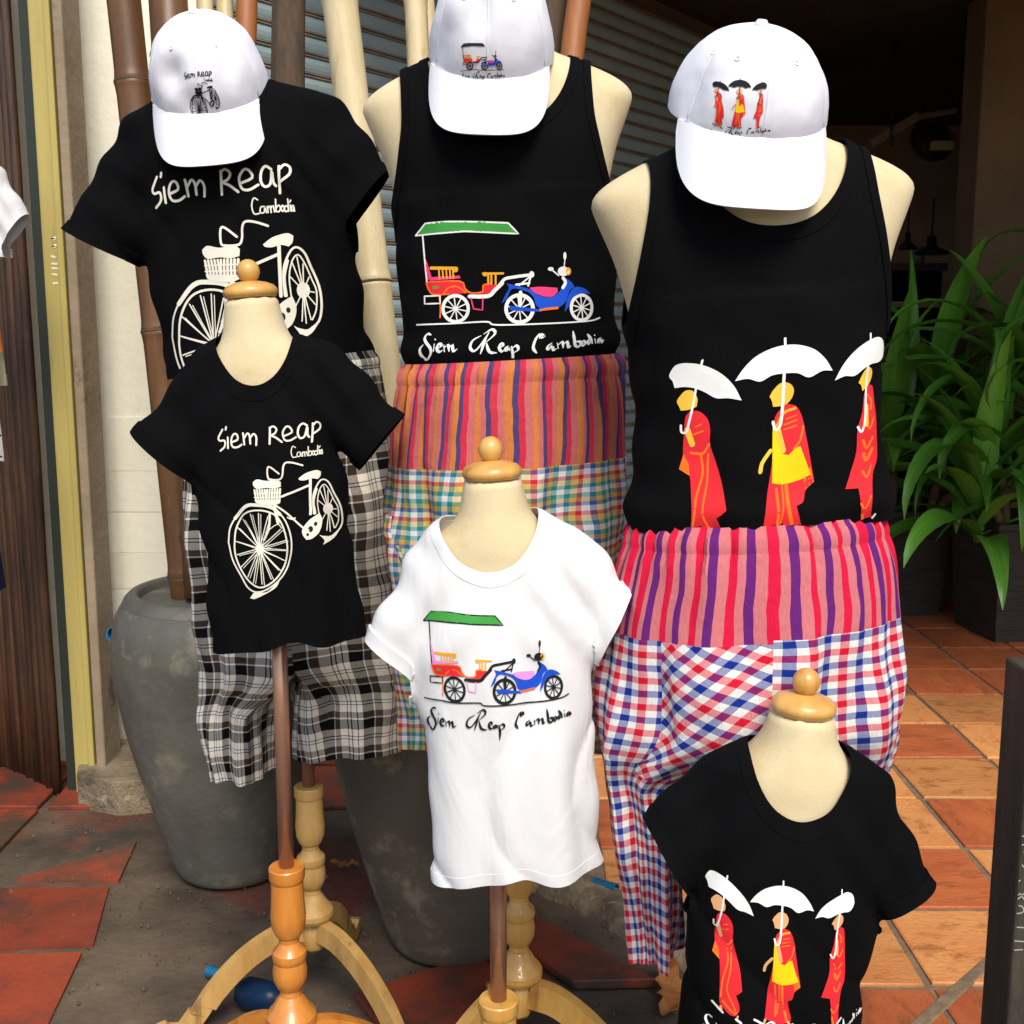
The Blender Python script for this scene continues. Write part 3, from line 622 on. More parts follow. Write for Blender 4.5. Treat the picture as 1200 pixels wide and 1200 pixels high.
# shop interior to the right of the shutter
box('wall_rear', .8, 6.6, 9.5, 9.7, -.02, 3.2, mat('rear_plaster', (.46, .30, .20), (.36, .23, .15), scale=3, rough=.9)); tag(bpy.data.objects['wall_rear'], None, kind='structure')
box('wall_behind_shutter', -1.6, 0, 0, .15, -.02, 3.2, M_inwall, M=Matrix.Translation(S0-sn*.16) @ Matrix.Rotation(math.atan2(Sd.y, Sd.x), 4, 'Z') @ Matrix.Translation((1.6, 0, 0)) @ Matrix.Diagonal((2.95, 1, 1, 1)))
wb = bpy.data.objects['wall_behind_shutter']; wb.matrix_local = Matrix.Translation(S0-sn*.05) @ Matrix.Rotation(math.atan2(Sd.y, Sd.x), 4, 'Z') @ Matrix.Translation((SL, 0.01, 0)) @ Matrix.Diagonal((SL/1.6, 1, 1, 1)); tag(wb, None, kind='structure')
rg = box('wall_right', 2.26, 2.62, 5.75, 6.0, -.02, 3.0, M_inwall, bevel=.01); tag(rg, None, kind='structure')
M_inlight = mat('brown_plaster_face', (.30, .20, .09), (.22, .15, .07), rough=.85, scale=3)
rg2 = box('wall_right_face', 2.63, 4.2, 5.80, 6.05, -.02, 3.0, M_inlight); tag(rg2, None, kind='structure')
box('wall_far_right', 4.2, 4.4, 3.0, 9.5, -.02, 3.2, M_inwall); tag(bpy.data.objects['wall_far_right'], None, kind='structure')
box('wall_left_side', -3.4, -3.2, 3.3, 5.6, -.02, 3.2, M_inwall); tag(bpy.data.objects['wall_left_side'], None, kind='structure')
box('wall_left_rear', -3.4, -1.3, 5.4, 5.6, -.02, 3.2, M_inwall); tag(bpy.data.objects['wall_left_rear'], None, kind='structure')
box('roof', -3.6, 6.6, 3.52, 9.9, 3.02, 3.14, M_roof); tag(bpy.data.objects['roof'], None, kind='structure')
box('added_shade_overhang', .75, 6.6, 1.95, 3.51, 3.03, 3.13, M_roof); tag(bpy.data.objects['added_shade_overhang'], None, kind='structure')  # unseen overhang, added to cast the shade edge across the tiled floor
pw = box('wood_post', P(905, 30, SE.y).x, P(927, 30, SE.y).x, SE.y-.06, SE.y+.02, -.02, 3.0, mat('grey_wood', (.16, .12, .07), (.10, .07, .04), scale=12, stretch=(4, 4, .3), bump=.4, bscale=60)); tag(pw, 'weathered wooden post at the far end of the shutter', 'post')
pc = box('cream_pillar', P(928, 30, SE.y+.05).x, P(951, 30, SE.y+.05).x, SE.y+.05, SE.y+.3, -.02, 3.0, M_cream); tag(pc, 'cream plastered pillar in the dark beside the shutter end', 'pillar')
M_beam = mat('roof_timber', (.34, .25, .14), (.22, .16, .09), rough=.8, scale=12, stretch=(.4, 3, 3), bump=.3, bscale=50)
def beam(name, a, b, w, h, m, label, cat, parent=None):
    a, b = Vector(a), Vector(b); d = b-a; M = Matrix.Translation(a) @ d.to_track_quat('X', 'Z').to_matrix().to_4x4()
    o = box(name, 0, d.length, -w/2, w/2, -h/2, h/2, m, parent, M=M)
    if label: tag(o, label, cat)
    return o
beam('ceiling_beam', P(925, 26, 7.0), P(1110, -2, 6.4), .09, .10, M_beam, 'grey timber beam crossing the dark ceiling above the cap', 'beam')
beam('ceiling_beam', P(1058, -4, 6.6), P(1135, 38, 7.6), .10, .10, M_inlight, 'short brown roof timber slanting down to the wall', 'beam')
beam('ceiling_beam', P(985, 95, 8.6), P(1122, 66, 8.2), .09, .09, M_beam, 'dim rear timber running behind the hanging chain', 'beam')
beam('wooden_brace', P(1022, 168, 7.4), P(1076, 136, 7.4), .05, .05, M_beam, 'pale diagonal wooden brace behind the mannequin shoulder', 'brace')
beam('wooden_rail', P(1078, 137, 7.42), P(1120, 130, 7.42), .04, .03, M_beam, 'pale wooden rail meeting the diagonal brace', 'rail')
beam('rolled_mat', P(1092, 171, 7.0), P(1116, 171, 7.0), .05, .05, M_cream, 'short pale roll resting on the dark shelf', 'roll')
# hanging chain
M_iron = mat('dark_iron', (.010, .009, .008), rough=.6, metal=.3)
ch = thing('hanging_chain', 'dark iron chain hanging from the ceiling of the shop', 'chain', P(1051, 12, 6.8))
lk = tube(smooth_path([(.011, 0, 0), (.009, 0, .016), (0, 0, .026), (-.009, 0, .016), (-.011, 0, 0), (-.009, 0, -.016), (0, 0, -.026), (.009, 0, -.016), (.011, 0, 0)], 3), .0035, 6, False)
a, b = P(1053, 10, 6.8), P(1046, 172, 6.8); nl = int((a-b).length/.044)
lm = bpy.data.meshes.new('link'); lm.from_pydata([tuple(q) for q in lk[0]], [], lk[1]); lm.materials.append(M_iron)
for k in range(nl):
    o = bpy.data.objects.new('link', lm); COL.objects.link(o); o.parent = ch; o.location = a.lerp(b, k/nl)-a; o.rotation_euler = (0, 0, k*math.pi/2+.4)
# pendant lamp, round basket, shelves with goods
def pendant(px, py0, py1, Y, w, label):
    p = P(px, py1, Y); t = thing('pendant_lamp', label, 'lamp', p); zt = Zp(py0, Y)-p.z
    obj('cord', *tube([(0, 0, .1), (0, 0, zt)], .006, 6), M_iron, t); obj('shade', *lathe([(w, 0), (w*.97, .015), (w*.55, .035), (w*.3, .05), (w*.28, .10), (w*.1, .11)], 24), M_iron, t)
pendant(1091, 232, 298, 7.0, .10, 'black pendant lamp with flared shade above the dark counter')
pendant(1063, 232, 292, 7.6, .06, 'narrow black pendant lamp behind the flared one')
q = P(1092, 165, 7.4); t = thing('round_basket', 'dark round basket stored high in the shop', 'basket', q)
obj('rim', *xf(tube([(.13*math.cos(a/10*math.pi), .13*math.sin(a/10*math.pi), 0) for a in range(21)], .012, 8), Matrix.Rotation(R(70), 4, 'X')), mat('dark_wicker', (.035, .026, .016), (.015, .011, .007), scale=30), t)
obj('bowl', *xf(lathe([(.125, 0), (.11, -.04), (.07, -.07), (.01, -.08)], 28), Matrix.Rotation(R(70), 4, 'X')), MATS['dark_wicker'], t)
cn = thing('shop_counter', 'dark cabinet with pale shelf edge behind the leafy plants', 'cabinet', (1.9, 7.7, 0))
def cx_(px): return P(px, 300, 7.6).x-1.9
box('body', cx_(1010), cx_(1112), 0, .5, 0, Zp(318, 7.7), flat('black_lacquer', (.008, .007, .007), .25), cn)
box('shelf_edge', cx_(1012), cx_(1108), -.05, -.005, Zp(360, 7.6), Zp(353, 7.6), mat('pale_shelf_wood', (.40, .29, .14), (.30, .2, .09), scale=20, stretch=(.4, 3, 3)), cn)
box('top', cx_(1008), cx_(1114), -.06, .5, Zp(318, 7.7), Zp(309, 7.7), mat('dull_counter_top', (.07, .05, .035), rough=.4), cn)
bp = P(1078, 309, 7.72); bt = thing('glass_tumbler', 'small clear tumbler standing on the dark counter', 'tumbler', (bp.x, 7.75, Zp(309, 7.7)))
obj('cup', *lathe([(.035, 0), (.042, .11), (.039, .11), (.032, .006)], 20), flat('dull_glass', (.16, .16, .14), .2), bt)
sh = thing('goods_shelf', 'low shelf of small wares seen through the plants', 'shelf', (2.0, 7.2, 0))
for k, zz in enumerate((.62, .95, 1.22)):
    box('board', P(1040, 400, 7.2).x-2.0, P(1108, 400, 7.2).x-2.0, 0, .3, zz, zz+.025, mat('shelf_board', (.14, .10, .06), (.09, .06, .035), scale=14), sh)
    for i in range(9):
        c = random.choice([(.42, .32, .20), (.10, .06, .04), (.30, .12, .06), (.20, .17, .12)]); hh = random.uniform(.05, .15)
        xx = P(1042, 400, 7.2).x+i*.041
        w = thing('jar_of_wares', ('%s wares tub, %s from the left on the %s plant-side shelf' % (('pale', 'dark', 'russet', 'drab')[[(.42, .32, .20), (.10, .06, .04), (.30, .12, .06), (.20, .17, .12)].index(c)], ('first', 'second', 'third', 'fourth', 'fifth', 'sixth', 'seventh', 'eighth', 'ninth')[i], ('lowest', 'middle', 'top')[k])), 'tub', (xx, 7.28, zz+.0255), group='wares on the dim shelf')
        obj('tub', *lathe([(.016, 0), (.018, hh*.8), (.014, hh*.9)], 12), flat('ware_%d' % int(c[0]*100), c), w); obj('lid', *lathe([(.0175, hh*.9), (.0175, hh), (.006, hh+.006)], 12), M_iron, w)
# bamboo screen at the far left, one slat after another
scr = thing('bamboo_screen', 'dark brown bamboo slat screen standing open at the left edge', 'screen', P(66, 930, YP))
p0, p1 = P(70, 930, YP+.015), P(-70, 855, YP+.015); p1 = Vector((P(-80, 900, YP+.55).x, YP+.55, 0)); p0.z = p1.z = 0; L_ = (p1-p0).length; dr = (p1-p0).normalized()
k = 0; s = 0
rs = random.Random(5)
while s < L_:
    w = rs.uniform(.018, .034); c = p0+dr*(s+w/2)-Vector((scr.location.x, scr.location.y, 0)); seg = []
    for i in range(9): seg.append((c.x+rs.uniform(-.001, .001), c.y+rs.uniform(-.004, .004), -.01+i*.34))
    obj('slat', *tube(seg, [w*.52*(1+.06*(i % 2)) for i in range(9)], 8), M_slat, scr); s += w
scr.location.z = 0
# ------------------------------------------------------------------ mannequins, garments, caps
M_canvas = mat('mannequin_canvas', (.68, .57, .36), (.61, .49, .28), rough=.9, scale=9, c3=(.52, .37, .18), s3=7, lo3=.57, hi3=.80, bump=.14, bscale=420, spec=.15, bump2=.05, b2scale=30)
M_wood = mat('varnished_wood', (.66, .38, .10), (.55, .27, .055), rough=.38, scale=7, stretch=(5, 5, .8), c3=(.30, .13, .03), s3=7, lo3=.60, hi3=.74, bump=.12, bscale=60, coat=.35)
M_woodp = mat('pale_worn_wood', (.58, .35, .11), (.46, .25, .07), rough=.5, scale=6, stretch=(5, 5, .8), c3=(.20, .115, .045), s3=5, lo3=.58, hi3=.7, bump=.12, bscale=60)
M_woodo = mat('orange_varnished_wood', (.62, .24, .04), (.50, .165, .024), rough=.34, scale=7, stretch=(5, 5, .8), c3=(.32, .10, .02), s3=7, lo3=.60, hi3=.74, bump=.10, bscale=60, coat=.4)
M_copper = mat('copper_tube', (.55, .32, .22), (.42, .22, .15), rough=.3, metal=.7, scale=8, stretch=(4, 4, .3))
M_black = cloth('black_jersey', (.0030, .0030, .0034), wr=.7, wscale=11, spec=.07)
M_wtee = cloth('white_jersey', (.69, .68, .67), wr=.55, wscale=13)
M_cap = cloth('white_twill', (.76, .75, .80), wr=.22, wscale=20, rough=.85)
M_brim = cloth('white_twill_brim', (.80, .80, .83), wr=.03, wscale=16, rough=.85)
class Fig: pass
def fig(cx, cy, Y, roll, yaw=0):
    """a display figure: photo position of its chest, depth, lean"""
    f = Fig(); f.Y = Y; f.X = P(cx, cy, Y).x; f.zp = Zp(cy, Y); f.M = tilt(f.X, Y, f.zp, roll, yaw); f.I = f.M.inverted(); f.mpp = Y/F_PX; return f
def loc(f, px, py, dy=0): return f.I @ P(px, py, f.Y+dy)
def body_field(zs, k, nk=None, neck_h=.085, sw=None):
    nk = nk or k
    kz = 1.0 if k > .8 else k*1.08; D = lambda q: zs+q*kz
    a = table([(D(.05), .20*k), (D(-.02), .222*k), (D(-.075), .224*k), (D(-.11), .212*k), (D(-.17), .187*k), (D(-.25), .168*k), (D(-.36), .155*k), (D(-.50), .145*k), (D(-.62), .16*k)], .016*kz)
    b = table([(D(.03), .060*k), (D(-.03), .066*k), (D(-.09), .088*k), (D(-.17), .108*k), (D(-.26), .112*k), (D(-.38), .102*k), (D(-.5), .094*k), (D(-.62), .10*k)], .02*kz)
    if sw: a0 = a; a = lambda z: a0(z)*sw
    def torso(x, y, z, o=0.0):
        t = sect(x, y-.008*k, a(z), b(z), 2.35)-o
        top = z-(zs-.40*np.maximum(np.sqrt(x*x+.0009)-.055*k, 0)-3.2*(y-.01)**2/k)-o
        fl = smax(t, top*.9, .028*k)
        return smax(fl, (D(-.60)-z), .02)
    def full(x, y, z):
        c, t = cone(x, y, z, (0, .012*k, zs-.06*k), (0, 0, zs+neck_h), .076*nk, .052*nk, 1.0, 1.0)
        return smin(torso(x, y, z), np.maximum(c, z-zs-neck_h), .045*k)
    return torso, full
TURN = [(.0285, .526), (.0300, .524), (.0300, .508), (.0285, .503), (.0268, .500), (.0275, .47), (.0298, .44), (.0285, .42), (.0225, .405), (.0165, .400), (.0175, .396), (.0165, .392), (.0190, .384), (.0285, .374), (.0292, .366), (.0275, .358), (.0262, .356),
        (.0290, .340), (.0282, .324), (.0225, .310), (.0160, .304), (.0175, .300), (.0180, .294), (.0250, .284), (.0315, .272), (.0375, .266), (.0425, .258), (.0430, .248), (.0390, .240), (.0240, .2385)]
def leg_mesh(reach=.30):
    pts = [(.018, .215), (.07, .205), (.135, .165), (.195, .10), (.235, .035), (.262, .004), (.295, .012), (.302, .03)]
    pa = smooth_path([(x*reach/.3, 0, z) for x, z in pts], 7); v, f = [], []; n = len(pa)
    for i, p in enumerate(pa):
        d = (pa[min(i+1, n-1)]-pa[max(i-1, 0)]).normalized(); q = Vector((-d.z, 0, d.x)); t = i/(n-1); h = (.026*(1-t)+.014*t)*(1 if t < .93 else 1-(t-.93)*5); w = .012
        for a, b in ((-1, -1), (1, -1), (1, 1), (-1, 1)): v.append(p+q*(b*h)+Vector((0, a*w, 0)))
    mz = min(q.z for q in v); v = [Vector((q.x, q.y, q.z-mz*(1 if q.z < .06 else 0))) for q in v]
    for i in range(n-1):
        for j in range(4): f.append((i*4+j, i*4+(j+1) % 4, i*4+4+(j+1) % 4, i*4+4+j))
    f += [(3, 2, 1, 0), tuple((n-1)*4+j for j in range(4))]; return v, f
def mannequin(f, zs, k, label, pole_px, wood, wtop, neck_h=.085, yaw=20, cap_r=.042, base_dz=0, cap=True, sw=None, legs_n=3, nk=None):
    px = f.X if pole_px is None else P(pole_px[0], pole_px[1], f.Y).x
    t = thing('mannequin', label, 'mannequin', (px, f.Y, 0), group='dress mannequins on turned wooden stands')
    to, fu = body_field(zs, k, nk, neck_h, sw)
    V, Q = surface(fu, (-.25*k, -.16*k, zs-.62), (.25*k, .16*k, zs+neck_h+.01), .0095)
    V = np.array([f.M @ Vector(p) for p in V])-np.array([px, f.Y, 0]); o = obj('torso', V, Q, M_canvas, t)
    if cap:
        r = cap_r; Mc = Matrix.Translation((-px, -f.Y, 0)) @ f.M @ Matrix.Translation((0, 0, zs+neck_h+.004))
        cp = obj('neck_cap', *xf(lathe([(r*.6, -.004), (r*.92, -.003), (r, .003), (r*.985, .009), (r*.86, .015), (r*.6, .0195), (r*.3, .022), (r*.1, .023)], 40), Mc), wtop, t)
        kr = r*.42; obj('knob', *xf(lathe([(kr*max(.06, math.sin(R(a))), .020+kr*.95-kr*math.cos(R(a))*1.05) for a in range(10, 181, 10)], 28), Mc), wtop, cp)
    zb = base_dz; top = (f.M @ Vector((0, 0, zs-.58*(1 if k > .8 else k*1.08))))
    obj('pole', *tube([(0, 0, .50+zb), (0, 0, 1.0*top.z+.05)], .0125, 20), M_copper, t)
    st = obj('turned_column', *lathe([(r, z+zb) for r, z in TURN], 40), wood, t, sharp=28)
    obj('foot_block', *lathe([(.022, .17+zb*.9), (.0245, .176+zb*.9), (.0245, .2385+zb)], 8), wood, st)
    lv, lf = leg_mesh(); lv = [Vector((q.x, q.y, q.z*(.2385+zb)/.2385)) for q in lv]
    for i in range(legs_n): obj('leg', *xf((lv, lf), Matrix.Rotation(R(yaw+360/legs_n*i), 4, 'Z') @ Matrix.Translation((.006, 0, 0))), wood, t, sharp=40, bevel=.003)
    return t
def split(V, T, g, w): return clip(V, T, g(V)-w), clip(V, T, w-g(V))
def tee(f, label, secs, slv, neck, hem, m, h, group=None, wave=.006, thick=.0014, wr=.0042, depth=.64, name='t_shirt', bias=0.0, hemf=None, roll_=(.0022, .003)):
    """secs [(row, half width px)], slv [(inner px, cuff px, r0 px, r1 px, depth ratio)], neck (centre px x, half px, row bottom, row top)"""
    k = f.mpp; zt = loc(f, neck[0], neck[3]).z; ncx = loc(f, neck[0], neck[2]).x
    zz = [(loc(f, neck[0], py).z, hw*k) for py, hw in secs]; a = table(zz, .018)
    zs = zt; sh = secs[0][1]*k
    b = table([(zs, sh*depth*.62), (zs-.05, sh*depth*.82), (zs-.13, sh*depth*1.03)]+[(z, v*depth) for z, v in zz if z < zs-.16], .025)
    sv, cutn = [], []                                     # sleeves: shoulder point, the two ends of the cuff line
    for p0, ca, cb, r0, fl in slv:
        q0, qa, qb = (np.array(loc(f, *q).xz) for q in (p0, ca, cb)); mid = (qa+qb)/2; ax = (mid-q0)/np.linalg.norm(mid-q0); cl_ = qb-qa
        nn = np.array([-cl_[1], cl_[0]]); nn = nn/np.linalg.norm(nn); nn = nn if nn.dot(ax) > 0 else -nn
        sv.append((tuple(q0), tuple(mid), r0*k, np.linalg.norm(cl_)/2*abs(nn.dot(ax)), fl)); cutn.append((mid, nn))
    zh = loc(f, *hem).z; slope = .36
    def sleeves(x, y, z):
        out = []
        for p0, p1, r0, r1, fl in sv: out.append(cone(x, y, z, (p0[0], .005, p0[1]), (p1[0], -.004, p1[1]), r0, r1, fl, 1.55))
        return out
    def torso(x, y, z):
        th = np.arctan2(y, x); dr = np.clip((zs-.18-z)/.3, 0, 1.2)
        aw = a(z)+wave*dr*(np.sin(5*th+1.0+bias)+.6*np.sin(9*th+2.0+bias))
        t = sect(x, y, aw, b(z)+wave*dr*.8*np.sin(7*th+.5+bias), 2.25)
        top = z-(zs-slope*np.maximum(np.sqrt((x-ncx*.0)**2+.0006)-neck[1]*k*.8, 0)-2.2*y*y/(sh*4))
        return smax(t, top*.93, .022)
    def F(x, y, z):
        t = torso(x, y, z)
        for s, q in sleeves(x, y, z): t = smin(t, s, .022)
        fold = wr*(lump(x, y*.6, z*.55, 34, bias)*.6+lump(x*.8, y, z*.5, 61, 2+bias)*.4)*np.clip((zs-.02-z)/.08, 0, 1)
        for (p0, p1, r0, r1, fl) in sv:                                # drag folds from the armpits, slack folds round the sleeves
            sg = 1 if p1[0] > 0 else -1; ax_, az_ = p0[0]*.86, (p0[1]+p1[1])/2
            d2 = ((x-ax_)/.075)**2+((z-az_)/.10)**2
            fold = fold+wr*.75*np.exp(-d2)*np.sin(105*(sg*x*.75+z*.62)+9*y+18*z*x)
            fold = fold+wr*.6*np.clip((np.abs(x)-abs(p0[0]))*20*(np.sign(x) == sg), 0, 1)*np.sin(70*(z*.8-sg*x*.6)+14*y+sg)
        ps = np.sin(26*x+7*z+2*np.sin(11*z+bias)+bias); fold = fold+wr*.55*np.clip((zs-.12-z)/.15, 0, 1)*(1-np.abs(ps))**2*2
        return smax(t+fold, zh-.03-z, .01)
    xs = [abs(q) for s in sv for q in (s[1][0]-s[3]*1.5, s[1][0]+s[3]*1.5)]+[max(v for z, v in zz)]
    V, Q = surface(F, (-max(xs)-.03, -.2, zh-.04), (max(xs)+.03, .2, zt+.03), h); T = tris(Q)
    zb = loc(f, neck[0], neck[2]).z; zc = zt+.012; rx = neck[1]*k
    def g_neck(V):
        x, y, z = V.T; rz = .028+(zc-zb-.028)/(1+np.exp((y+.012)/.014)); q = np.where(z < zc, (z-zc)/rz, 0)
        return (np.sqrt(((x-ncx)/rx)**2+q*q)-1)*rx
    hm = hemf if hemf else (lambda x, y: .006*np.sin(x*31+1+bias)+.003*np.sin(x*70+bias))
    g_hem = lambda V: V[:, 2]-zh-hm(V[:, 0], V[:, 1])
    def g_slv(i):
        def g(V):
            s, t = sleeves(*V.T)[i]; p0, p1 = np.array(sv[i][0]), np.array(sv[i][1]); own = (s < torso(*V.T)+.004)
            mid, nn = cutn[i]; d_ = -((V[:, 0]-mid[0])*nn[0]+(V[:, 2]-mid[1])*nn[1])
            return np.where(own & (t > .3), d_+.0015*np.sin(V[:, 1]*40+i), .5)
        return g
    V, T = clip(V, T, g_neck(V)); V, T = clip(V, T, g_hem(V))
    for i in range(len(sv)): V, T = clip(V, T, g_slv(i)(V))
    zr = zh; root = thing(name, label, 't-shirt', M=f.M @ Matrix.Translation((0, 0, zr)), group=group)
    (V, T), rib = split(V, T, g_neck, .0155)
    (V, T), hb = split(V, T, g_hem, .017)
    cuffs = []
    for i in range(len(sv)): (V, T), c = split(V, T, g_slv(i), .020); cuffs.append(c)
    bo, _ = emit('body', V, T, m, root, zr, 0, thick, F)
    emit('neck_rib', *rib, m, root, zr, .0010, thick, F); emit('hem', *hb, m, root, zr, .0006, thick, F)
    for c in cuffs: emit('cuff', *c, m, root, zr, roll_[0], roll_[1], F)
    root['_z'] = zr; return root, bo, zr
def place_fn(f, zr, ax, ay, px, py, sx, sy=None, rot=0, shear=0, dy=-.1):
    """artwork point (ax, ay) comes to the photo position (px, py); sx, sy = photo px per artwork unit"""
    sy = sy or sx; c = f.I @ P(px, py, f.Y+dy); k = (f.Y+dy)/F_PX; cr, sr = math.cos(R(rot)), math.sin(R(rot))
    def pl(x, y):
        u, v = (x-ax)*sx, (y-ay)*sy+shear*(x-ax)*sx
        return Vector((c.x+k*(u*cr-v*sr), 0, c.z-zr-k*(u*sr+v*cr)))
    return pl
YDIR = Vector((0, 1, 0))
def tank(f, zs, label, secs, arm, neck, hem, h, kb=1.0, sw=None, group='black tank tops on the adult mannequins'):
    k = f.mpp; to, fu = body_field(zs, kb, None, .085, sw); zz = [(loc(f, neck[0], py).z, hw*k) for py, hw in secs]; a = table(zz, .02); zmax = max(z for z, _ in zz); zh = loc(f, *hem).z
    bt = table([(z, max(v*.66, .10)) for z, v in zz], .02)
    def F(x, y, z):
        th = np.arctan2(y, x); dr = np.clip((zmax-z)/.15, 0, 1)
        l = sect(x, y-.004, a(z)+.003*dr*np.sin(6*th+1), bt(z)+.003*dr*np.sin(9*th), 2.2)
        l = np.where(z > zmax, l+(z-zmax)*3, l)
        r = smin(to(x, y, z, .0045), l, .015)
        blo = np.exp(-((z-zh-.026)/.022)**2)*.007                      # fabric pouching over the waistband
        return smax(r-blo+.004*lump(x, y*.6, z*.6, 38, 3)+.0022*lump(x*.7, y, z, 85, 1)*np.clip((zs-.16-z)/.1, 0, 1), zh-.02-z, .006)
    V, Q = surface(F, (-.27, -.2, zh-.03), (.27, .2, zs+.02), h); T = tris(Q)
    xa = table([(loc(f, neck[0], py).z, hw*k) for py, hw in arm], .012); zarm = loc(f, neck[0], arm[-1][0]).z
    g_arm = lambda V: np.where(V[:, 2] > zarm-.02, (xa(V[:, 2])-np.abs(V[:, 0])), .5)
    rx = neck[1]*k; zb = loc(f, neck[0], neck[2]).z; zc = zs+.01; ncx = loc(f, neck[0], neck[2]).x
    def g_neck(V):
        x, y, z = V.T; rz = .06+(zc-zb-.06)/(1+np.exp((y+.01)/.014)); q = np.where(z < zc, (z-zc)/rz, 0)
        return ((np.abs((x-ncx)/rx)**2.3+np.abs(q)**2.3)**(1/2.3)-1)*rx
    g_hem = lambda V: V[:, 2]-zh-.006*np.sin(V[:, 0]*18+1)
    for g in (g_arm, g_neck, g_hem): V, T = clip(V, T, g(V))
    root = thing('tank_top', label, 'tank top', M=f.M @ Matrix.Translation((0, 0, zh)), group=group)
    (V, T), r1 = split(V, T, g_neck, .014); (V, T), r2 = split(V, T, g_arm, .012); r2s = [clip(*r2, r2[0][:, 0]*s_) for s_ in (-1, 1)]
    bo, _ = emit('body', V, T, M_black, root, zh, 0, .002, F); emit('neck_binding', *r1, M_black, root, zh, .0016, .0025, F); [emit('armhole_binding', *q_, M_black, root, zh, .0016, .0025, F) for q_ in r2s]
    return root, bo, zh
def trousers(f, label, up, legs, mats, yoke_py, band=.035, crotch_py=None, gather=.0042, ng=30, depth=.70, N=96, rows=90, hemwave=.004, bias_panel=None, name='trousers', cat='trousers', cxr=None, leg_b=.085, legmats=None):
    """up [(row, centre px, half px)] above the crotch; legs [(row, left leg x0, x1, right leg x0, x1)]"""
    k = f.mpp; L = lambda px, py: loc(f, px, py)
    zt = L(up[0][1], up[0][0]).z; zc = L(up[-1][1], crotch_py).z
    A = table([(L(c, py).z, hw*k) for py, c, hw in up]+[(L(legs[0][1], legs[0][0]).z, (legs[0][4]-legs[0][1])/2*k)], .02); CX = table([(L(c, py).z, L(c, py).x) for py, c, hw in up], .02)
    root_z = min(L(l[1], l[0]).z for l in legs)
    root = thing(name, label, cat, M=f.M @ Matrix.Translation((0, 0, root_z)))
    parts = {}
    zy = L(up[0][1], yoke_py).z
    for s in (-1, 1):
        i0 = 1 if s < 0 else 3
        lx0 = table([(L(l[i0], l[0]).z, L(l[i0], l[0]).x) for l in legs if l[i0] is not None], .018); lx1 = table([(L(l[i0+1], l[0]).z, L(l[i0+1], l[0]).x) for l in legs if l[i0] is not None], .018)
        ze = min(L(l[i0], l[0]).z for l in legs if l[i0] is not None)
        zrow = np.concatenate([np.linspace(zt, zt-band, 8)[:-1], np.linspace(zt-band, ze, rows)])
        kk = np.arange(N)/N; V = np.zeros((len(zrow), N, 3)); UV = np.zeros((len(zrow), N+1, 2))
        for r, z in enumerate(zrow):
            w = np.clip((zc+.03-z)/.11, 0, 1); w = w*w*(3-2*w)
            outer = kk <= .6
            p1 = np.where(outer, -90+180*kk/.6, 0); a, b = float(A(z)), float(A(z))*depth
            xu = np.where(outer, a*np.sign(np.cos(np.radians(p1)))*np.abs(np.cos(np.radians(p1)))**.9, 0); yu = np.where(outer, b*np.sin(np.radians(p1)), b*(1-2*(kk-.6)/.4))
            p2 = np.radians(np.where(outer, -110+220*kk/.6, 110+140*(kk-.6)/.4))
            c, la = float(lx0(z)+lx1(z))/2, max(.012, float(lx1(z)-lx0(z))/2); x0 = float(CX(max(z, zc)))
            lb = min(leg_b*1.15, max(leg_b*.75, la*1.1))
            x2, y2 = s*la*np.cos(p2), lb*np.sin(p2)
            X = (1-w)*(x0+s*xu)+w*(c+x2); Y = (1-w)*yu+w*y2
            dz = zt-z; ga = gather*(math.exp(-max(0, dz-.03)/.09))*(1.0 if dz > .006 else .6)
            gz = np.sin(2*np.pi*kk*ng+1.5*np.sin(kk*40+dz*6))+.5*np.sin(2*np.pi*kk*ng*1.7+dz*9)
            fold = .0085*np.clip((dz-.02)/.2, 0, 1)*(np.sin(2*np.pi*kk*5+dz*3.5+s)+.6*np.sin(2*np.pi*kk*9+1.7*s-dz*6)+.35*np.sin(2*np.pi*kk*17+dz*14+s)+.4*np.sin(dz*34+kk*22+s))
            band_out = .004 if (dz < band) else 0.0
            pinch = -.003*math.exp(-((dz-band)/.006)**2)
            nx, ny = np.cos(p1 if w < .5 else p2), 0
            rad = np.stack([X-(x0 if w < .5 else c), Y], 1); ln = np.linalg.norm(rad, axis=1)+1e-6
            dsp = (ga*gz+fold+pinch+band_out*.3)*np.where(outer, 1, w)
            edge = np.clip(np.minimum(kk, np.abs(.6-kk))/.03, 0, 1) if w < .99 else 1.0
            dsp = dsp*(edge*(1-w)+w)
            dsp = dsp-.007*math.exp(-(dz/.010)**2)
            X = X+rad[:, 0]/ln*dsp; Y = Y+rad[:, 1]/ln*dsp
            zz = z+(hemwave*np.sin(2*np.pi*kk*3+s)*np.clip((dz-.3)/.2, 0, 1))
            V[r] = np.stack([X, Y, zz+0*X], 1); UV[r, :, 0] = s*np.append(kk, 1.0)*(.95); UV[r, :, 1] = z*1.33
        V = np.concatenate([V, V[:, :1]], 1)                          # seam column doubled so the cloth pattern does not wrap
        idx = np.arange(len(zrow)*(N+1)).reshape(len(zrow), N+1)
        for r in range(len(zrow)-1):
            zm = (zrow[r]+zrow[r+1])/2; wv = np.clip((zc+.03-zm)/.11, 0, 1)
            key = 'waistband' if zt-zm < band else ('yoke' if zm > zy else 'leg_%d' % s)
            for j in range(N):
                if kk[j] >= .6 and wv < .02: continue
                q = (idx[r, j], idx[r, j+1], idx[r+1, j+1], idx[r+1, j]); q = q if s < 0 else q[::-1]
                kx = key
                if bias_panel and key == 'leg_%d' % bias_panel[0] and (kk[j] < bias_panel[1] or kk[j] > .86) and zm > zc-.05: kx = 'gusset'
                parts.setdefault(kx, []).append((s, q, V, UV))
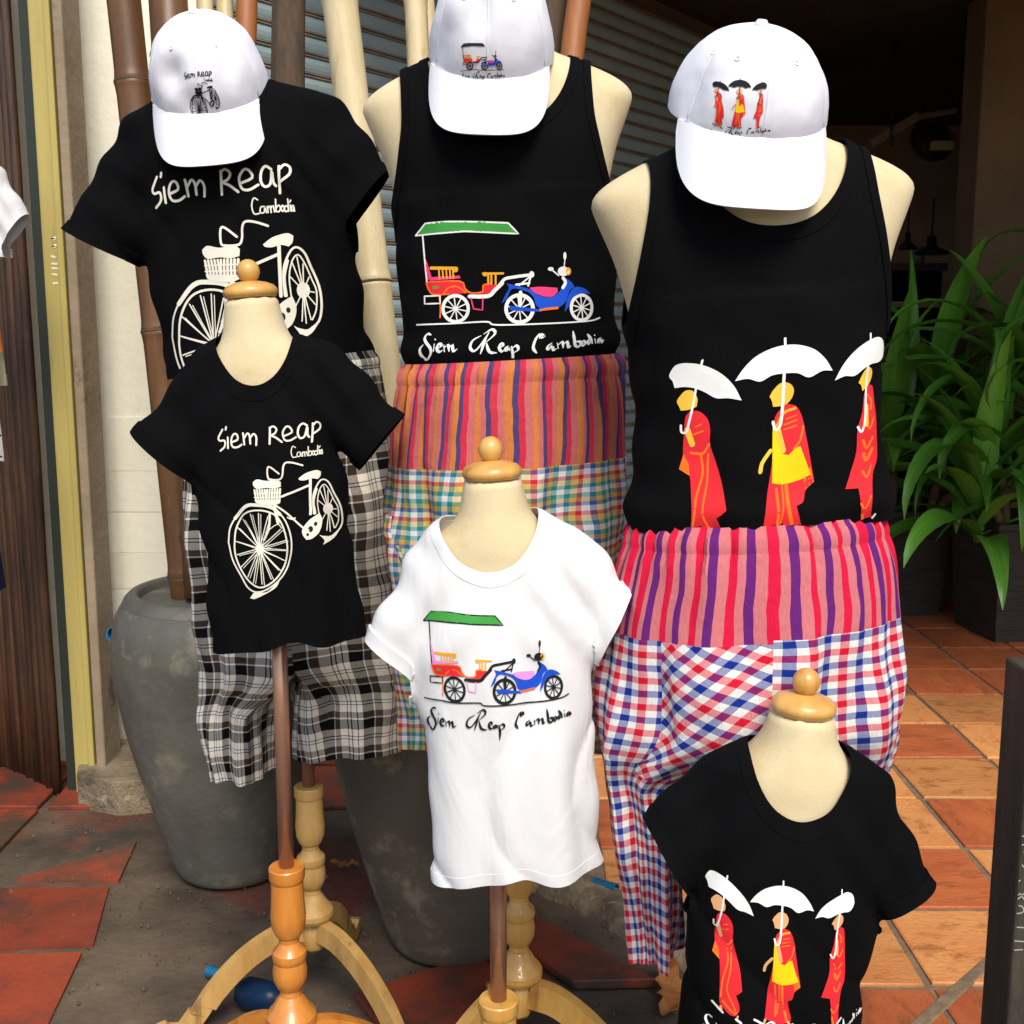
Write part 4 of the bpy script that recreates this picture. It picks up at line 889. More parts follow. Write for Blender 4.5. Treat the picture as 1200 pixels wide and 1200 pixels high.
    for key, fl in parts.items():
        vm, vs, us, fs = {}, [], [], []
        for s, q, V, UV in fl:
            VV, UU = V.reshape(-1, 3), UV.reshape(-1, 2); ff = []
            for i in q:
                kq = (s, int(i))
                if kq not in vm: vm[kq] = len(vs); vs.append(VV[i]-np.array([0, 0, root_z])); us.append(UU[i])
                ff.append(vm[kq])
            fs.append(ff)
        nm = 'leg' if key.startswith('leg') else key
        o = obj(nm, vs, fs, mats[nm if nm in mats else 'leg'], root, uv=us, solid=.0016)
    return root
def baseball_cap(px, py, Y, pitch, roll, yaw, k, beta, label, dents=(), crown_h=.125, brim_w=.0845):
    """px, py = middle of the front rim seam"""
    p = P(px, py, Y); M = Matrix.Translation(p) @ Matrix.Rotation(R(yaw), 4, 'Z') @ Matrix.Rotation(R(roll), 4, 'Y') @ Matrix.Rotation(R(pitch), 4, 'X') @ Matrix.Translation((0, .098*k, 0))
    t = thing('baseball_cap', label, 'cap', M=M, group='white printed caps on the mannequins'); a, b = .092*k, .098*k; H = crown_h*k
    n, m = 96, 30; v, f, pts = [], [], {}
    def cp(th, ph):
        r = max(0, math.cos(ph))**.82; z = H*math.sin(ph)**1.08
        fr = max(0, -math.sin(th))                                    # stiff, more upright front panels
        r *= 1+.05*fr*math.sin(2*ph)-.012*abs(math.sin(3*th+math.pi/2*0))**12*math.sin(2*ph)*0
        q = Vector((a*r*math.cos(th), b*r*math.sin(th), z))
        for (ta, pa, st, sp, d) in dents:
            dt = (th-R(ta)+math.pi) % (2*math.pi)-math.pi; e = math.exp(-(dt/R(st))**2-((ph-R(pa))/R(sp))**2); q -= Vector((math.cos(th), math.sin(th), .35)).normalized()*d*e
        sm_ = min(abs(((th+math.pi/6*0+math.pi/2)/(math.pi/3)+.0) % 1), abs(1-((th+math.pi/2)/(math.pi/3)) % 1)); q -= Vector((math.cos(th), math.sin(th), .4)).normalized()*.0016*math.exp(-(sm_/.03)**2)
        q += Vector((math.cos(th), math.sin(th), .3)).normalized()*.0022*noise.noise(q*26)+Vector((math.cos(th), math.sin(th), .3)).normalized()*.0007*noise.noise(q*75)
        return q
    for i in range(m+1):
        ph = R(89)*i/m
        for j in range(n): v.append(cp(2*math.pi*j/n, ph))
    for i in range(m):
        for j in range(n): f.append((i*n+j, i*n+(j+1) % n, (i+1)*n+(j+1) % n, (i+1)*n+j))
    f.append(tuple(m*n+j for j in range(n)))
    cr = obj('crown', v, f, M_cap, t, solid=.002)
    for j in range(6):
        th = -math.pi/2+j*math.pi/3; obj('seam', *tube([cp(th, R(3+i*4.2))+Vector((math.cos(th), math.sin(th), .4)).normalized()*.0004 for i in range(20)], .0011, 6), M_cap, cr)
    obj('button', *lathe([(.001, H+.007), (.006, H+.0065), (.0085, H+.003), (.0085, H-.003)], 20), M_cap, t)
    for sx in (-60, -120, -150, -30):
        q = cp(R(sx), R(50)); d = Vector((math.cos(R(sx)), math.sin(R(sx)), .8)).normalized(); Mq = Matrix.Translation(q+d*.0005) @ d.to_track_quat('Z', 'Y').to_matrix().to_4x4()
        obj('eyelet', *xf(tube([(.003*math.cos(i/6*math.pi), .003*math.sin(i/6*math.pi), 0) for i in range(13)], .0009, 6, False), Mq), M_cap, cr)
    bw = brim_w*k; Lb = .078*k; bv, bf = [], []; nu, ns = 44, 18; cb, sb = math.cos(R(beta)), math.sin(R(beta))
    for i in range(nu+1):
        u = -1+2*i/nu; us = math.sin(u*math.pi/2); x = bw*us
        xi = max(-.985, min(.985, x/a)); yi = -b*math.sqrt(1-xi*xi)+.0015; Lf = Lb*(1-abs(us)**5)**(1/3.2)+.004
        side = (1-math.sqrt(1-xi*xi))*b
        for s in range(ns+1):
            q = s/ns; d = Lf*q; bend = d*(1+.0*q)
            # the brim leaves the rim and hangs; its sides curl back a little
            y = yi-cb*bend-side*.10*q; z = -sb*bend-.010*k*us*us*q*1.0
            bv.append((x*(1+.02*q), y, z))
    for i in range(nu):
        for s in range(ns): c = i*(ns+1)+s; bf.append((c, c+1, c+ns+2, c+ns+1))
    br = obj('brim', bv, bf, M_brim, t, solid=.0032, soff=0)
    for q_ in (.82, .88, .94):
        obj('stitching', *tube([Vector(bv[i*(ns+1)+int(q_*ns)])*1.0+Vector((0, -.0016, .0002)) for i in range(4, nu-3)], .00055, 5), M_brim, br)
    return t, cr, M
def cap_print(art, t, cr, M, ax, ay, px, py, sc, Y, shear=0, rot=0, name='print', label=None, step=30, wmul=1.0):
    c = M.inverted() @ P(px, py, Y); k = Y/F_PX*sc; cr_, sr_ = math.cos(R(rot)), math.sin(R(rot))
    d = (M.inverted().to_3x3() @ Vector((0, 1, 0))); d.normalize(); rx = M.inverted().to_3x3() @ Vector((1, 0, 0)); up = d.cross(rx)*-1
    up = rx.cross(d)
    pl = lambda x, y: c+rx*(k*((x-ax)*cr_-(y-ay)*sr_))-up*(k*((x-ax)*sr_+(y-ay)*cr_))
    return decal(art, cr, pl, d, t, name, label, step, lift=.0006, dl=.00001, wmul=wmul)
# ------------------------------------------------------------------ the six dressed figures
ADJ = {}
fL, fM, fR = fig(285, 250, 2.20, -7), fig(592, 300, 1.92, -3), fig(885, 400, 1.62, -3)
cL, cM, cR = fig(316, 560, 1.80, -4), fig(588, 760, 1.58, -3), fig(922, 1000, 1.42, 4)
zL, zM, zR = loc(fL, 280, 100).z, loc(fM, 592, 52).z, loc(fR, 885, 150).z
mannequin(fL, zL, .98, 'adult mannequin in plaid shorts on a pale worn turned stand, left', (361, 890), M_woodp, M_wood, yaw=-38, base_dz=-.035, cap=False, sw=.86, neck_h=.05)
mannequin(fM, zM, 1.0, 'adult cream mannequin in the middle wearing the tuk-tuk tank top', (608, 1100), M_wood, M_wood, yaw=-20, cap=False, neck_h=.07)
mannequin(fR, zR, 1.0, 'adult cream mannequin at right with bare shoulders and umbrella-print tank top', None, M_wood, M_wood, yaw=10, cap=False, sw=1.02, neck_h=.07)
mannequin(cL, loc(cL, 310, 396).z, .60, 'child mannequin in the black bicycle t-shirt on an orange turned stand', (332, 900), M_woodo, M_wood, neck_h=.062, yaw=25, nk=.76, base_dz=-.012, sw=.76)
mannequin(cM, loc(cM, 580, 604).z, .58, 'child mannequin wearing the white t-shirt with round wooden neck cap', (584, 1100), M_wood, M_wood, neck_h=.052, yaw=40, nk=.76, base_dz=-.115, sw=.76)
mannequin(cR, loc(cR, 925, 872).z, .60, 'child mannequin in the black umbrella-print t-shirt at lower right', None, M_wood, M_wood, neck_h=.044, yaw=0, nk=.78, sw=.76)
# shirts
r, b, z = tee(fL, 'large black t-shirt with white bicycle print under the left cap', [(130, 118), (200, 118), (270, 117), (330, 117), (400, 119), (445, 121)],
    [((186, 192), (73, 268), (165, 313), 54, .72), ((372, 170), (457, 200), (403, 274), 52, .72)], (280, 44, 150, 92), (312, 434), M_black, .0085, group='printed black t-shirts')
decal(bike('cream', 'ink'), b, place_fn(fL, z, 400, 495, 263, 310, .264, rot=5), YDIR, r, 'print', 'white bicycle with basket and the words Siem Reap Cambodia', 26)
r, b, z = tee(cL, 'small black t-shirt with white bicycle print on the child mannequin', [(400, 72), (450, 80), (510, 85), (560, 88), (640, 87), (700, 88), (760, 90)],
    [((250, 455), (158, 507), (230, 566), 40, .72), ((380, 442), (472, 488), (423, 548), 39, .72)], (308, 46, 452, 388), (325, 748), M_black, .0065, group='printed black t-shirts')
decal(bike('cream', 'ink'), b, place_fn(cL, z, 400, 600, 310, 600, .2, rot=3), YDIR, r, 'print', 'white bicycle with basket and the words Siem Reap Cambodia', 26)
r, b, z = tee(cM, 'white child t-shirt with colourful tuk-tuk print and rolled sleeves', [(608, 86), (680, 97), (740, 103), (830, 106), (930, 106), (1040, 104)],
    [((506, 682), (425, 745), (486, 792), 38, .72), ((668, 660), (740, 690), (702, 766), 38, .72)], (575, 62, 663, 597), (596, 1014), M_wtee, .0065, wr=.0045, wave=.005, roll_=(.0042, .005),
    hemf=lambda x, y: np.where(y < 0, .016*np.exp(-((x-.012)/.035)**2)-.004*np.sin(x*40), .02+.004*np.sin(x*30)))
decal(tuktuk('ink', 'white', 'lilac'), b, place_fn(cM, z, 600, 500, 584, 797, .168, .196, rot=2.5), YDIR, r, 'print', 'tuk-tuk drawing over the words Siem Reap Cambodia', 24)
r, b, z = tee(cR, 'small black t-shirt with three umbrella walkers on the front child mannequin', [(872, 104), (930, 112), (1000, 114), (1060, 114), (1200, 111), (1340, 111)],
    [((832, 938), (753, 957), (802, 1040), 43, .72), ((1012, 950), (1093, 1030), (1029, 1070), 42, .72)], (924, 63, 941, 866), (912, 1330), M_black, .0065, group='printed black t-shirts')
decal(monks('white', 'tan'), b, place_fn(cR, z, 600, 500, 923, 1116, .203, .238, rot=-4), YDIR, r, 'print', 'three robed walkers under white umbrellas', 20, dl=.00002)
r, b, z = tank(fM, zM, 'black tank top with green roofed tuk-tuk print on the middle mannequin', [(230, 119), (300, 120), (380, 118), (430, 119)], [(55, 108), (100, 103), (150, 104), (200, 114), (235, 124), (265, 130)], (590, 80, 160), (597, 424), .0085)
decal(tuktuk('white', 'ink'), b, place_fn(fM, z, 600, 500, 600, 340, .2, rot=3), YDIR, r, 'print', 'white-lined tuk-tuk with green roof and the words Siem Reap Cambodia', 24)
r, b, z = tank(fR, zR, 'black tank top with three large umbrella walkers on the right mannequin', [(345, 141), (400, 143), (480, 143), (560, 147), (610, 149)], [(160, 124), (200, 120), (240, 124), (290, 134), (330, 142), (380, 152)], (893, 88, 272), (890, 606), .0085, sw=1.02)
decal(monks('white', 'gold', None), b, place_fn(fR, z, 580, 375, 914, 462, .285, shear=-.19, rot=2), YDIR, r, 'print', 'three robed walkers under white umbrellas', 16, keep=lambda p: p.z > .004, dl=.00003)
# trousers
pk, rd, pu = (.52, .15, .16), (.58, .010, .045), (.115, .015, .14)
str_R = woven('pink_red_purple_stripe', [(.011, rd), (.010, pk), (.011, pu), (.013, pk)], None)
wh, bl, re = (.76, .74, .70), (.012, .04, .30), (.64, .014, .045)
gR = [(.0125, wh), (.0125, bl), (.0125, wh), (.0125, re)]
ging_R = woven('red_white_blue_check', gR, gR); ging_Rb = woven('red_white_blue_check_bias', gR, gR, rot=36)
orr, nv, sal = (.54, .17, .045), (.065, .045, .13), (.48, .125, .12)
str_M = woven('orange_navy_pink_stripe', [(.009, orr), (.0065, nv), (.008, (.52, .025, .055)), (.010, sal), (.008, orr), (.007, sal), (.007, nv), (.009, (.52, .035, .06)), (.008, sal)], None)
gM1 = [(.011, wh), (.009, (.02, .28, .32)), (.011, (.66, .50, .16)), (.009, (.62, .03, .06)), (.011, wh), (.009, (.05, .12, .36)), (.010, (.60, .40, .10)), (.010, (.02, .30, .30))]
ging_M = woven('madras_check', gM1, gM1)
bk, bg_, br_ = (.006, .005, .005), (.78, .73, .64), (.11, .075, .05)
pl_L = woven('black_white_plaid', [(.026, bk), (.003, wh), (.014, br_), (.018, bg_), (.0025, bk), (.006, bg_), (.0025, bk), (.010, wh), (.0025, bk), (.010, bg_)], [(.026, bk), (.004, wh), (.016, br_), (.018, bg_), (.0025, bk), (.006, wh), (.0025, bk), (.018, bg_)])
trousers(fR, 'patchwork trousers, pink striped yoke over red white blue check, right', [(600, 883, 145), (650, 884, 161), (720, 880, 172), (800, 877, 180), (850, 876, 181)],
    [(840, 697, 812, 842, 1056), (900, 708, 806, 850, 1034), (980, 724, 800, 858, 1014), (1050, 733, 795, 864, 1000), (1112, 742, 789, 868, 990)], dict(waistband=str_R, yoke=str_R, leg=ging_R, gusset=ging_Rb), 722, crotch_py=846, bias_panel=(-1, .145))
tM = trousers(fM, 'patchwork trousers, orange striped yoke over madras check, middle', [(420, 600, 127), (480, 598, 135), (560, 596, 139), (640, 594, 140)],
    [(680, 456, 590, 598, 733), (780, 466, 588, 602, 727), (866, 474, 584, 604, 716)], dict(waistband=str_M, yoke=str_M, leg=ging_M), 536, crotch_py=680)
cpk = loc(fM, 470, 622); zr_ = (fM.I @ tM.matrix_world.translation).z; pv, pf, pu_ = [], [], []
for i in range(11):
    for j in range(17):
        a_ = R(100+j*10); t_ = i/10; w_ = .012+.022*math.sin(math.pi*min(1, .25+t_*.75))
        pv.append((cpk.x+.012+w_*math.cos(a_)*1.15, -.03+.045*math.sin(a_)*(.4+.6*t_)-.01, cpk.z-zr_+.035-.075*t_)); pu_.append((j*.009, -.1*t_))
for i in range(10):
    for j in range(16): a = i*17+j; pf.append((a, a+17, a+18, a+1))
obj('pocket', pv, pf, ging_M, tM, uv=pu_, solid=.002)
trousers(fL, 'black and white plaid shorts on the left mannequin', [(424, 325, 116), (520, 340, 122), (620, 348, 126), (700, 354, 126), (760, 360, 127)],
    [(770, 240, 326, 338, 486), (840, 241, 323, 342, 487), (880, 244, 322, 344, 488), (908, 250, 320, None, None)], dict(waistband=pl_L, yoke=pl_L, leg=pl_L), 560, crotch_py=775, name='shorts', cat='shorts', gather=.002)
# caps
t, c, M = baseball_cap(239, 134, 2.05, 31, -5 , 3, 1.14, 44, 'white cap with black bicycle print on the left mannequin', dents=((-118, 30, 14, 14, .014), (-55, 50, 9, 26, .012), (-98, 8, 10, 10, .008)), crown_h=.118)
cap_print(bike('ink', 'white'), t, c, M, 400, 600, 217, 101, .053, 1.95, label='black bicycle with the words Siem Reap Cambodia', wmul=1.5)
t, c, M = baseball_cap(571, 93, 1.78, 31, 2, -2, 1.06, 44, 'white cap with tuk-tuk print on the middle mannequin', dents=((-98, 45, 12, 14, .012), (-140, 20, 14, 16, .008)), crown_h=.130)
cap_print(tuktuk('ink', 'white', 'pink', True, 'roofdark'), t, c, M, 580, 500, 563, 50, .048, 1.66, rot=2, label='small tuk-tuk with the words Siem Reap Cambodia', wmul=1.35)
t, c, M = baseball_cap(893, 162, 1.48, 25, 3, 2, 1.13, 50, 'white cap with three robed walkers on the right mannequin', dents=((-150, 25, 16, 18, .008), (-60, 40, 14, 20, .004)), crown_h=.098)
cap_print(monks('ink', 'tan', 'ink'), t, c, M, 600, 600, 885, 104, .066, 1.38, rot=2, label='three robed walkers under black umbrellas with lettering', wmul=1.1)
# ------------------------------------------------------------------ cement jars and poles
M_jar = mat('jar_cement', (.080, .076, .060), (.150, .142, .112), rough=.6, scale=3.2, lo=.35, hi=.68, c3=(.24, .215, .145), s3=4.5, lo3=.54, hi3=.66, bump=.25, bscale=35, bump2=.2, b2scale=7)
M_jar2 = mat('jar_cement_brown', (.085, .068, .048), (.145, .115, .08), rough=.7, scale=3, lo=.35, hi=.68, c3=(.28, .21, .135), s3=6, lo3=.55, hi3=.68, bump=.3, bscale=35)
def jar(x, y, label, m, k=1.0):
    t = thing('cement_jar', label, 'jar', (x, y, 0), group='tall cement jars holding poles')
    pr = [(.10, 0), (.135, .006), (.155, .04), (.178, .12), (.203, .21), (.232, .32), (.258, .43), (.274, .54), (.278, .62), (.268, .69), (.245, .735)]
    wob = lambda a, z: .012*noise.noise((math.cos(a)*1.2, math.sin(a)*1.2, z*2.5))+.003*noise.noise((math.cos(a)*6, math.sin(a)*6, z*12))
    zz = smooth_path([(r, 0, z) for r, z in pr], 6)
    obj('body', *lathe([(p.x*k, p.z*k) for p in zz], 72, True, wob), m, t)
    obj('rim', *lathe([(r*k, z*k) for r, z in ((.247, .732), (.240, .745), (.228, .756), (.214, .758), (.204, .750), (.202, .70), (.205, .60), (.20, .5))], 72, False, lambda a, z: .008*noise.noise((math.cos(a)*1.5, math.sin(a)*1.5, 3))), m, t)
    return t
jar(P(270, 900, 2.84).x, 2.84, 'grey green cement jar beside the white wall, left', M_jar)
jar(P(530, 980, 2.48).x, 2.48, 'brown grey cement jar behind the white child t-shirt', M_jar2)
M_bam = mat('pale_bamboo', (.64, .54, .33), (.55, .43, .22), rough=.42, scale=6, stretch=(5, 5, .7), c3=(.34, .25, .13), s3=7, lo3=.57, hi3=.72, bump=.12, bscale=50)
M_bam2 = mat('brown_bamboo', (.16, .070, .022), (.095, .040, .013), rough=.42, scale=6, stretch=(5, 5, .7), c3=(.24, .12, .05), s3=5, lo3=.60, hi3=.74, bump=.06, bscale=50)
M_oran = mat('orange_timber', (.36, .13, .035), (.26, .085, .022), rough=.5, scale=6, stretch=(5, 5, .5), bump=.1, bscale=50)
M_tim = mat('weathered_timber', (.10, .062, .034), (.055, .034, .019), rough=.8, scale=8, stretch=(6, 6, .5), bump=.5, bscale=60)
def pole(pa, pb, Y, r, m, label, nodes=True, name='bamboo_pole', Yt=None):
    a, b = P(*pa, Y), P(*pb, Yt or Y); d = (b-a).normalized(); a2, b2 = a, b+d*.25
    t = thing(name, label, 'pole', a2); path, rad = [], []; L = (b2-a2).length; n = 0; s = 0; pitch_ = .31
    rs = random.Random(int(pa[0]*7+pa[1])); nxt = rs.uniform(.05, .3); nodes_at = []
    ss = [0]
    while nodes and nxt < L-.02: nodes_at.append(nxt); nxt += rs.uniform(.26, .36)
    q = 0
    keys = [(0, r)]
    for nd in nodes_at: keys += [(nd-.03, r), (nd-.010, r*1.05), (nd-.003, r*1.09), (nd, r*1.02), (nd+.004, r*1.08), (nd+.012, r*1.03), (nd+.03, r*.99)]
    keys.append((L, r*.97)); keys = sorted(k for k in keys if 0 <= k[0] <= L)
    if not nodes: keys = [(L*i/12, r*(1+.03*rs.uniform(-1, 1))) for i in range(13)]
    path = [(b2-a2)*(k/L)+Vector((rs.uniform(-1, 1), rs.uniform(-1, 1), 0))*(.0 if nodes else .002) for k, _ in keys]; rad = [x for _, x in keys]
    obj('culm', *tube(path, rad, 24), m, t)
    for nd in nodes_at:
        c = (b2-a2)*(nd/L); obj('node', *tube([c-d*.005, c-d*.002, c+d*.002, c+d*.005], [r*1.03, r*1.105, r*1.105, r*1.03], 24), M_tim, t)
    return t
pole((226, 760), (145, 0), 2.82, .040, M_bam2, 'brown bamboo pole standing in the left jar by the white wall', True, Yt=2.9)
pole((240, 700), (197, 0), 2.78, .049, M_bam2, 'thick reddish brown bamboo pole behind the left cap', True, Yt=3.10)
pole((265, 700), (289, 0), 2.86, .027, M_oran, 'slim orange timber pole right of the left cap', False, 'timber_pole', 3.1)
pole((255, 700), (240, 0), 2.92, .022, M_bam, 'thin pale bamboo behind the crown of the left cap', True, Yt=3.2)
pole((300, 700), (263, 0), 2.94, .022, M_bam, 'second thin pale bamboo beside the orange timber', True, Yt=3.2)
pole((330, 720), (339, 0), 2.88, .045, M_tim, 'dark weathered timber post between the caps', False, 'timber_pole', 3.2)
pole((500, 860), (398, 0), 2.40, .038, M_bam, 'thick pale bamboo pole leaning beside the left tank-top shoulder', True, Yt=2.6)
pole((525, 860), (487, 0), 2.52, .026, M_bam, 'brownish bamboo pole behind the strap of the middle tank top', True, Yt=2.75)
pole((560, 860), (500, 0), 2.56, .018, M_bam, 'thin bamboo pole half hidden by the middle cap', True, Yt=2.85)
pole((545, 860), (648, 0), 2.50, .034, M_tim, 'weathered brown post right of the middle cap', False, 'timber_pole', 2.75)
pole((575, 860), (679, 0), 2.46, .027, M_oran, 'orange timber pole leaning right of the middle cap', False, 'timber_pole', 2.68)
# ------------------------------------------------------------------ plants in black planters
M_leaf = mat('strap_leaf', (.075, .23, .024), (.12, .32, .030), rough=.36, scale=5, stretch=(.6, 22, 1), bump=.12, bscale=12, rnd=.32, c3=(.30, .26, .07), s3=1.6, lo3=.66, hi3=.80)
M_leafn = M_leaf
M_pot = mat('black_planter', (.012, .010, .008), (.030, .024, .017), rough=.7, scale=9, stretch=(1, 1, 5), bump=.6, bscale=18)
M_soil = mat('soil', (.03, .02, .012), (.06, .04, .025), rough=1, scale=30, bump=.8, bscale=60)
M_cane = mat('plant_cane', (.16, .10, .04), (.10, .06, .025), rough=.8, scale=14, stretch=(1, 1, 5), bump=.4, bscale=40)
def planter(x, y, w, h, label):
    t = thing('planter', label, 'planter', (x, y, .012), rot=(0, 0, R(8)), group='black planters on the tiled floor'); a, b = w*.42, w*.5
    v, f = [], []
    for q, z in ((a, 0), (b, h), (b+.012, h), (b+.012, h+.03), (b-.018, h+.03), (b-.02, h-.05)): v += [(-q, -q, z), (q, -q, z), (q, q, z), (-q, q, z)]
    for i in range(5):
        for j in range(4): f.append((i*4+j, i*4+(j+1) % 4, i*4+4+(j+1) % 4, i*4+4+j))
    f.append((3, 2, 1, 0)); obj('pot', v, f, M_pot, t, smooth=False, bevel=.006)
    for k in range(5):
        z = h*(.12+.18*k); q = a+(b-a)*z/h+.004; obj('ridge', *join([(boxv(-q, q, -q, -q+.006, z, z+.012), BOXF), (boxv(-q, -q+.006, -q+.007, q, z, z+.012), BOXF)]), M_pot, t, smooth=False)
    obj('soil', [(-b+.02, -b+.02, h-.02), (b-.02, -b+.02, h-.02), (b-.02, b-.02, h-.02), (-b+.02, b-.02, h-.02)], [(0, 1, 2, 3)], M_soil, t); return t
def leaf_mesh(L, w, up, droop, twist, rs):
    """strap leaf: rises from the cane, arches and hangs; V section"""
    n = 12; v, f = [], []; x = z = 0; ang = up
    for i in range(n+1):
        t = i/n; wd = w*(.35+.65*min(1, t*3.5))*max(.02, 1-max(0, t-.45)/.55)**.75 if t < 1 else .001
        tw = twist*t; cx, sx_ = math.cos(tw), math.sin(tw)
        nx, nz = -math.sin(ang), math.cos(ang)
        for s in (-1, -.5, 0, .5, 1):
            lift = abs(s)*wd*.32; yy = s*wd
            v.append((x+nx*(lift*cx+yy*sx_), yy*cx-lift*sx_, z+nz*(lift*cx+yy*sx_)))
        x += math.cos(ang)*L/n; z += math.sin(ang)*L/n; ang -= droop/n*(.4+1.5*t)
    for i in range(n):
        for j in range(4): a = i*5+j; f.append((a, a+5, a+6, a+1))
    return v, f
def plant(x, y, zsoil, canes, label, seed, special=()):
    rs = random.Random(seed); t = thing('leafy_plant', label, 'plant', (x, y, zsoil), group='strap-leaved plants in the planters')
    for (cx, cy, h, lean, n, Lm) in canes:
        top = Vector((cx+lean, cy-.02, h)); path = smooth_path([(cx, cy, -.06), (cx+lean*.3, cy, h*.5), top], 5)
        obj('cane', *tube(path, [.022]*len(path), 10), M_cane, t)
        for i in range(n):
            q = i/n; az = i*2.4+rs.uniform(-.3, .3); base = Vector(path[-1])-Vector((0, 0, .22*(q)))
            L = Lm*rs.uniform(.85, 1.35); up = R(82-70*q+rs.uniform(-10, 10)); dr = rs.uniform(1.0, 2.4)*(1 if q > .15 else .5)
            o = obj('leaf', *leaf_mesh(L, rs.uniform(.038, .066), up, dr, rs.uniform(-.7, .7), rs), M_leaf, t, M=Matrix.Translation(base) @ Matrix.Rotation(az, 4, 'Z'))
    for (bx, by, bz, az, L, w, up, dr, tw) in special:
        obj('leaf', *leaf_mesh(L, w, R(up), dr, tw, rs), M_leaf, t, M=Matrix.Translation((bx, by, bz)) @ Matrix.Rotation(R(az), 4, 'Z'))
    return t
pA, pB = Vector((P(1052, 700, 5.6).x, 5.62, 0)), Vector((P(1188, 720, 5.15).x, 5.18, 0))
planter(pA.x, pA.y, .36, .50, 'black planter just right of the striped trousers'); planter(pB.x, pB.y, .42, .52, 'black planter at the right edge by the brown wall')
plant(pA.x, pA.y, .49, [(-.06, -.06, .42, -.03, 20, .62), (.08, .02, .62, .06, 20, .66), (.02, .08, .25, .12, 16, .55), (.10, -.08, .34, .16, 18, .62), (.12, -.12, .16, .14, 14, .62)], 'dense strap-leaved plant close to the right tank top', 11,
      special=((.05, -.06, .50, 20, .75, .040, 62, 2.2, .2), (.0, -.05, .55, 80, .8, .032, 84, .5, .2), (.12, -.1, .35, -60, .7, .045, 40, 2.8, .3), (.1, -.1, .28, -80, .6, .045, 20, 2.2, -.4)))
plant(pB.x, pB.y, .51, [(-.08, -.08, .36, -.10, 20, .70), (.06, .0, .60, .02, 20, .78), (.10, -.10, .30, .08, 14, .6), (-.02, .08, .78, -.04, 14, .62), (-.12, -.14, .16, -.12, 16, .66)], 'taller strap-leaved plant at the right edge of the picture', 23,
      special=((-.02, -.15, .62, 200, .75, .055, 70, 2.9, .3), (.10, -.25, .55, 185, .65, .06, 66, 3.4, .2), (.1, -.1, 1.1, 190, .6, .034, 62, 2.6, .1), (.22, -.2, 1.05, 175, .7, .04, 74, 2.7, .1), (.15, -.3, .7, 200, .8, .05, 60, 3.0, .2), (-.08, -.15, .22, 250, .75, .045, 30, 2.6, .3), (-.1, -.1, .30, 215, .7, .05, 50, 2.6, -.3)))
# ------------------------------------------------------------------ post with chalk writing at the right, small things on the ground
M_post = mat('dark_timber_post', (.030, .022, .014), (.060, .045, .028), rough=.8, scale=10, stretch=(4, 4, .7), bump=.5, bscale=70)
YR = 1.35; xa, xb = P(1206, 850, YR).x, P(1290, 850, YR).x
pm = Matrix.Translation((xa, YR, 0)); zt = Zp(790, YR)
rp = box('timber_post', 0, xb-xa, 0, .08, 0, zt, M_post, bevel=.004, M=pm); tag(rp, 'short dark timber post with chalk numbers in the lower right corner', 'post')
marks = [[(0,0),(3,34)], [(0,2),(46,10),(50,34)], [(22,6),(20,36)], [(92,6),(80,16),(84,30),(96,24),(92,6)], [(120,2),(108,10),(122,20),(108,30),(124,30),(110,16),(120,2)], [(148,16),(150,18)], [(176,4),(186,2),(188,14),(172,30),(194,28)], [(212,2),(208,30)], [(236,4),(224,16),(230,30),(242,20),(236,4)], [(262,26),(264,28)], [(290,4),(280,14),(286,28),(296,18),(290,4)], [(318,2),(308,14),(314,28),(324,16),(318,2)]]
c1 = P(1174, 1114, YR)
decal([('s', 'grey', 2.6, p) for p in marks], rp, lambda a, b_: Vector((c1.x-xa+.005+b_*.00062, 0, c1.z+a*.00064)), YDIR, rp, 'chalk_writing', 'pale chalk numbers written up the post', 8, lift=.0006)
M_bluep = mat('blue_plastic', (.01, .13, .24), (.008, .10, .20), rough=.4, scale=6)
def pipe(a, b, r, label, name='blue_pipe', m=None):
    a, b = Vector(a), Vector(b); t = thing(name, label, 'pipe', a); d = b-a
    obj('tube', *tube([Vector(), d], r, 20, False), m or M_bluep, t, solid=.003); obj('collar', *tube([-d.normalized()*.004, d.normalized()*.010], r*1.12, 20, False), m or M_bluep, t, solid=.004)
pipe(P(134, 743, 3.2), P(176, 725, 3.5), .021, 'short blue pipe end sticking out of the white wall')
q = P(246, 1146, dg(1146)); pipe(Vector((q.x, q.y, .016)), Vector((q.x+.07, q.y-.03, .014)), .012, 'small blue capped pipe stub on the cement by the stand leg')
q = P(712, 1052, dg(1052)); pipe(Vector((q.x-.03, q.y+.02, .022)), Vector((q.x+.02, q.y-.012, .024)), .019, 'broken blue pipe set in the cement kerb')
q = P(308, 1185, dg(1185)); t = thing('blue_bottle', 'dark blue round bottle lying behind the orange stand', 'bottle', (q.x, q.y, .034)); t.scale = (.74, .74, .74)
obj('body', *xf(lathe([(.004, -.075), (.032, -.072), (.044, -.05), (.045, .03), (.036, .055), (.016, .07), (.015, .09)], 28), Matrix.Rotation(R(70), 4, 'Z') @ Matrix.Rotation(R(90), 4, 'X')), flat('dark_blue_plastic', (.004, .018, .05), .35), t)
obj('screw_cap', *xf(lathe([(.018, .085), (.018, .105), (.015, .108)], 20), Matrix.Rotation(R(70), 4, 'Z') @ Matrix.Rotation(R(90), 4, 'X')), M_bluep, t)
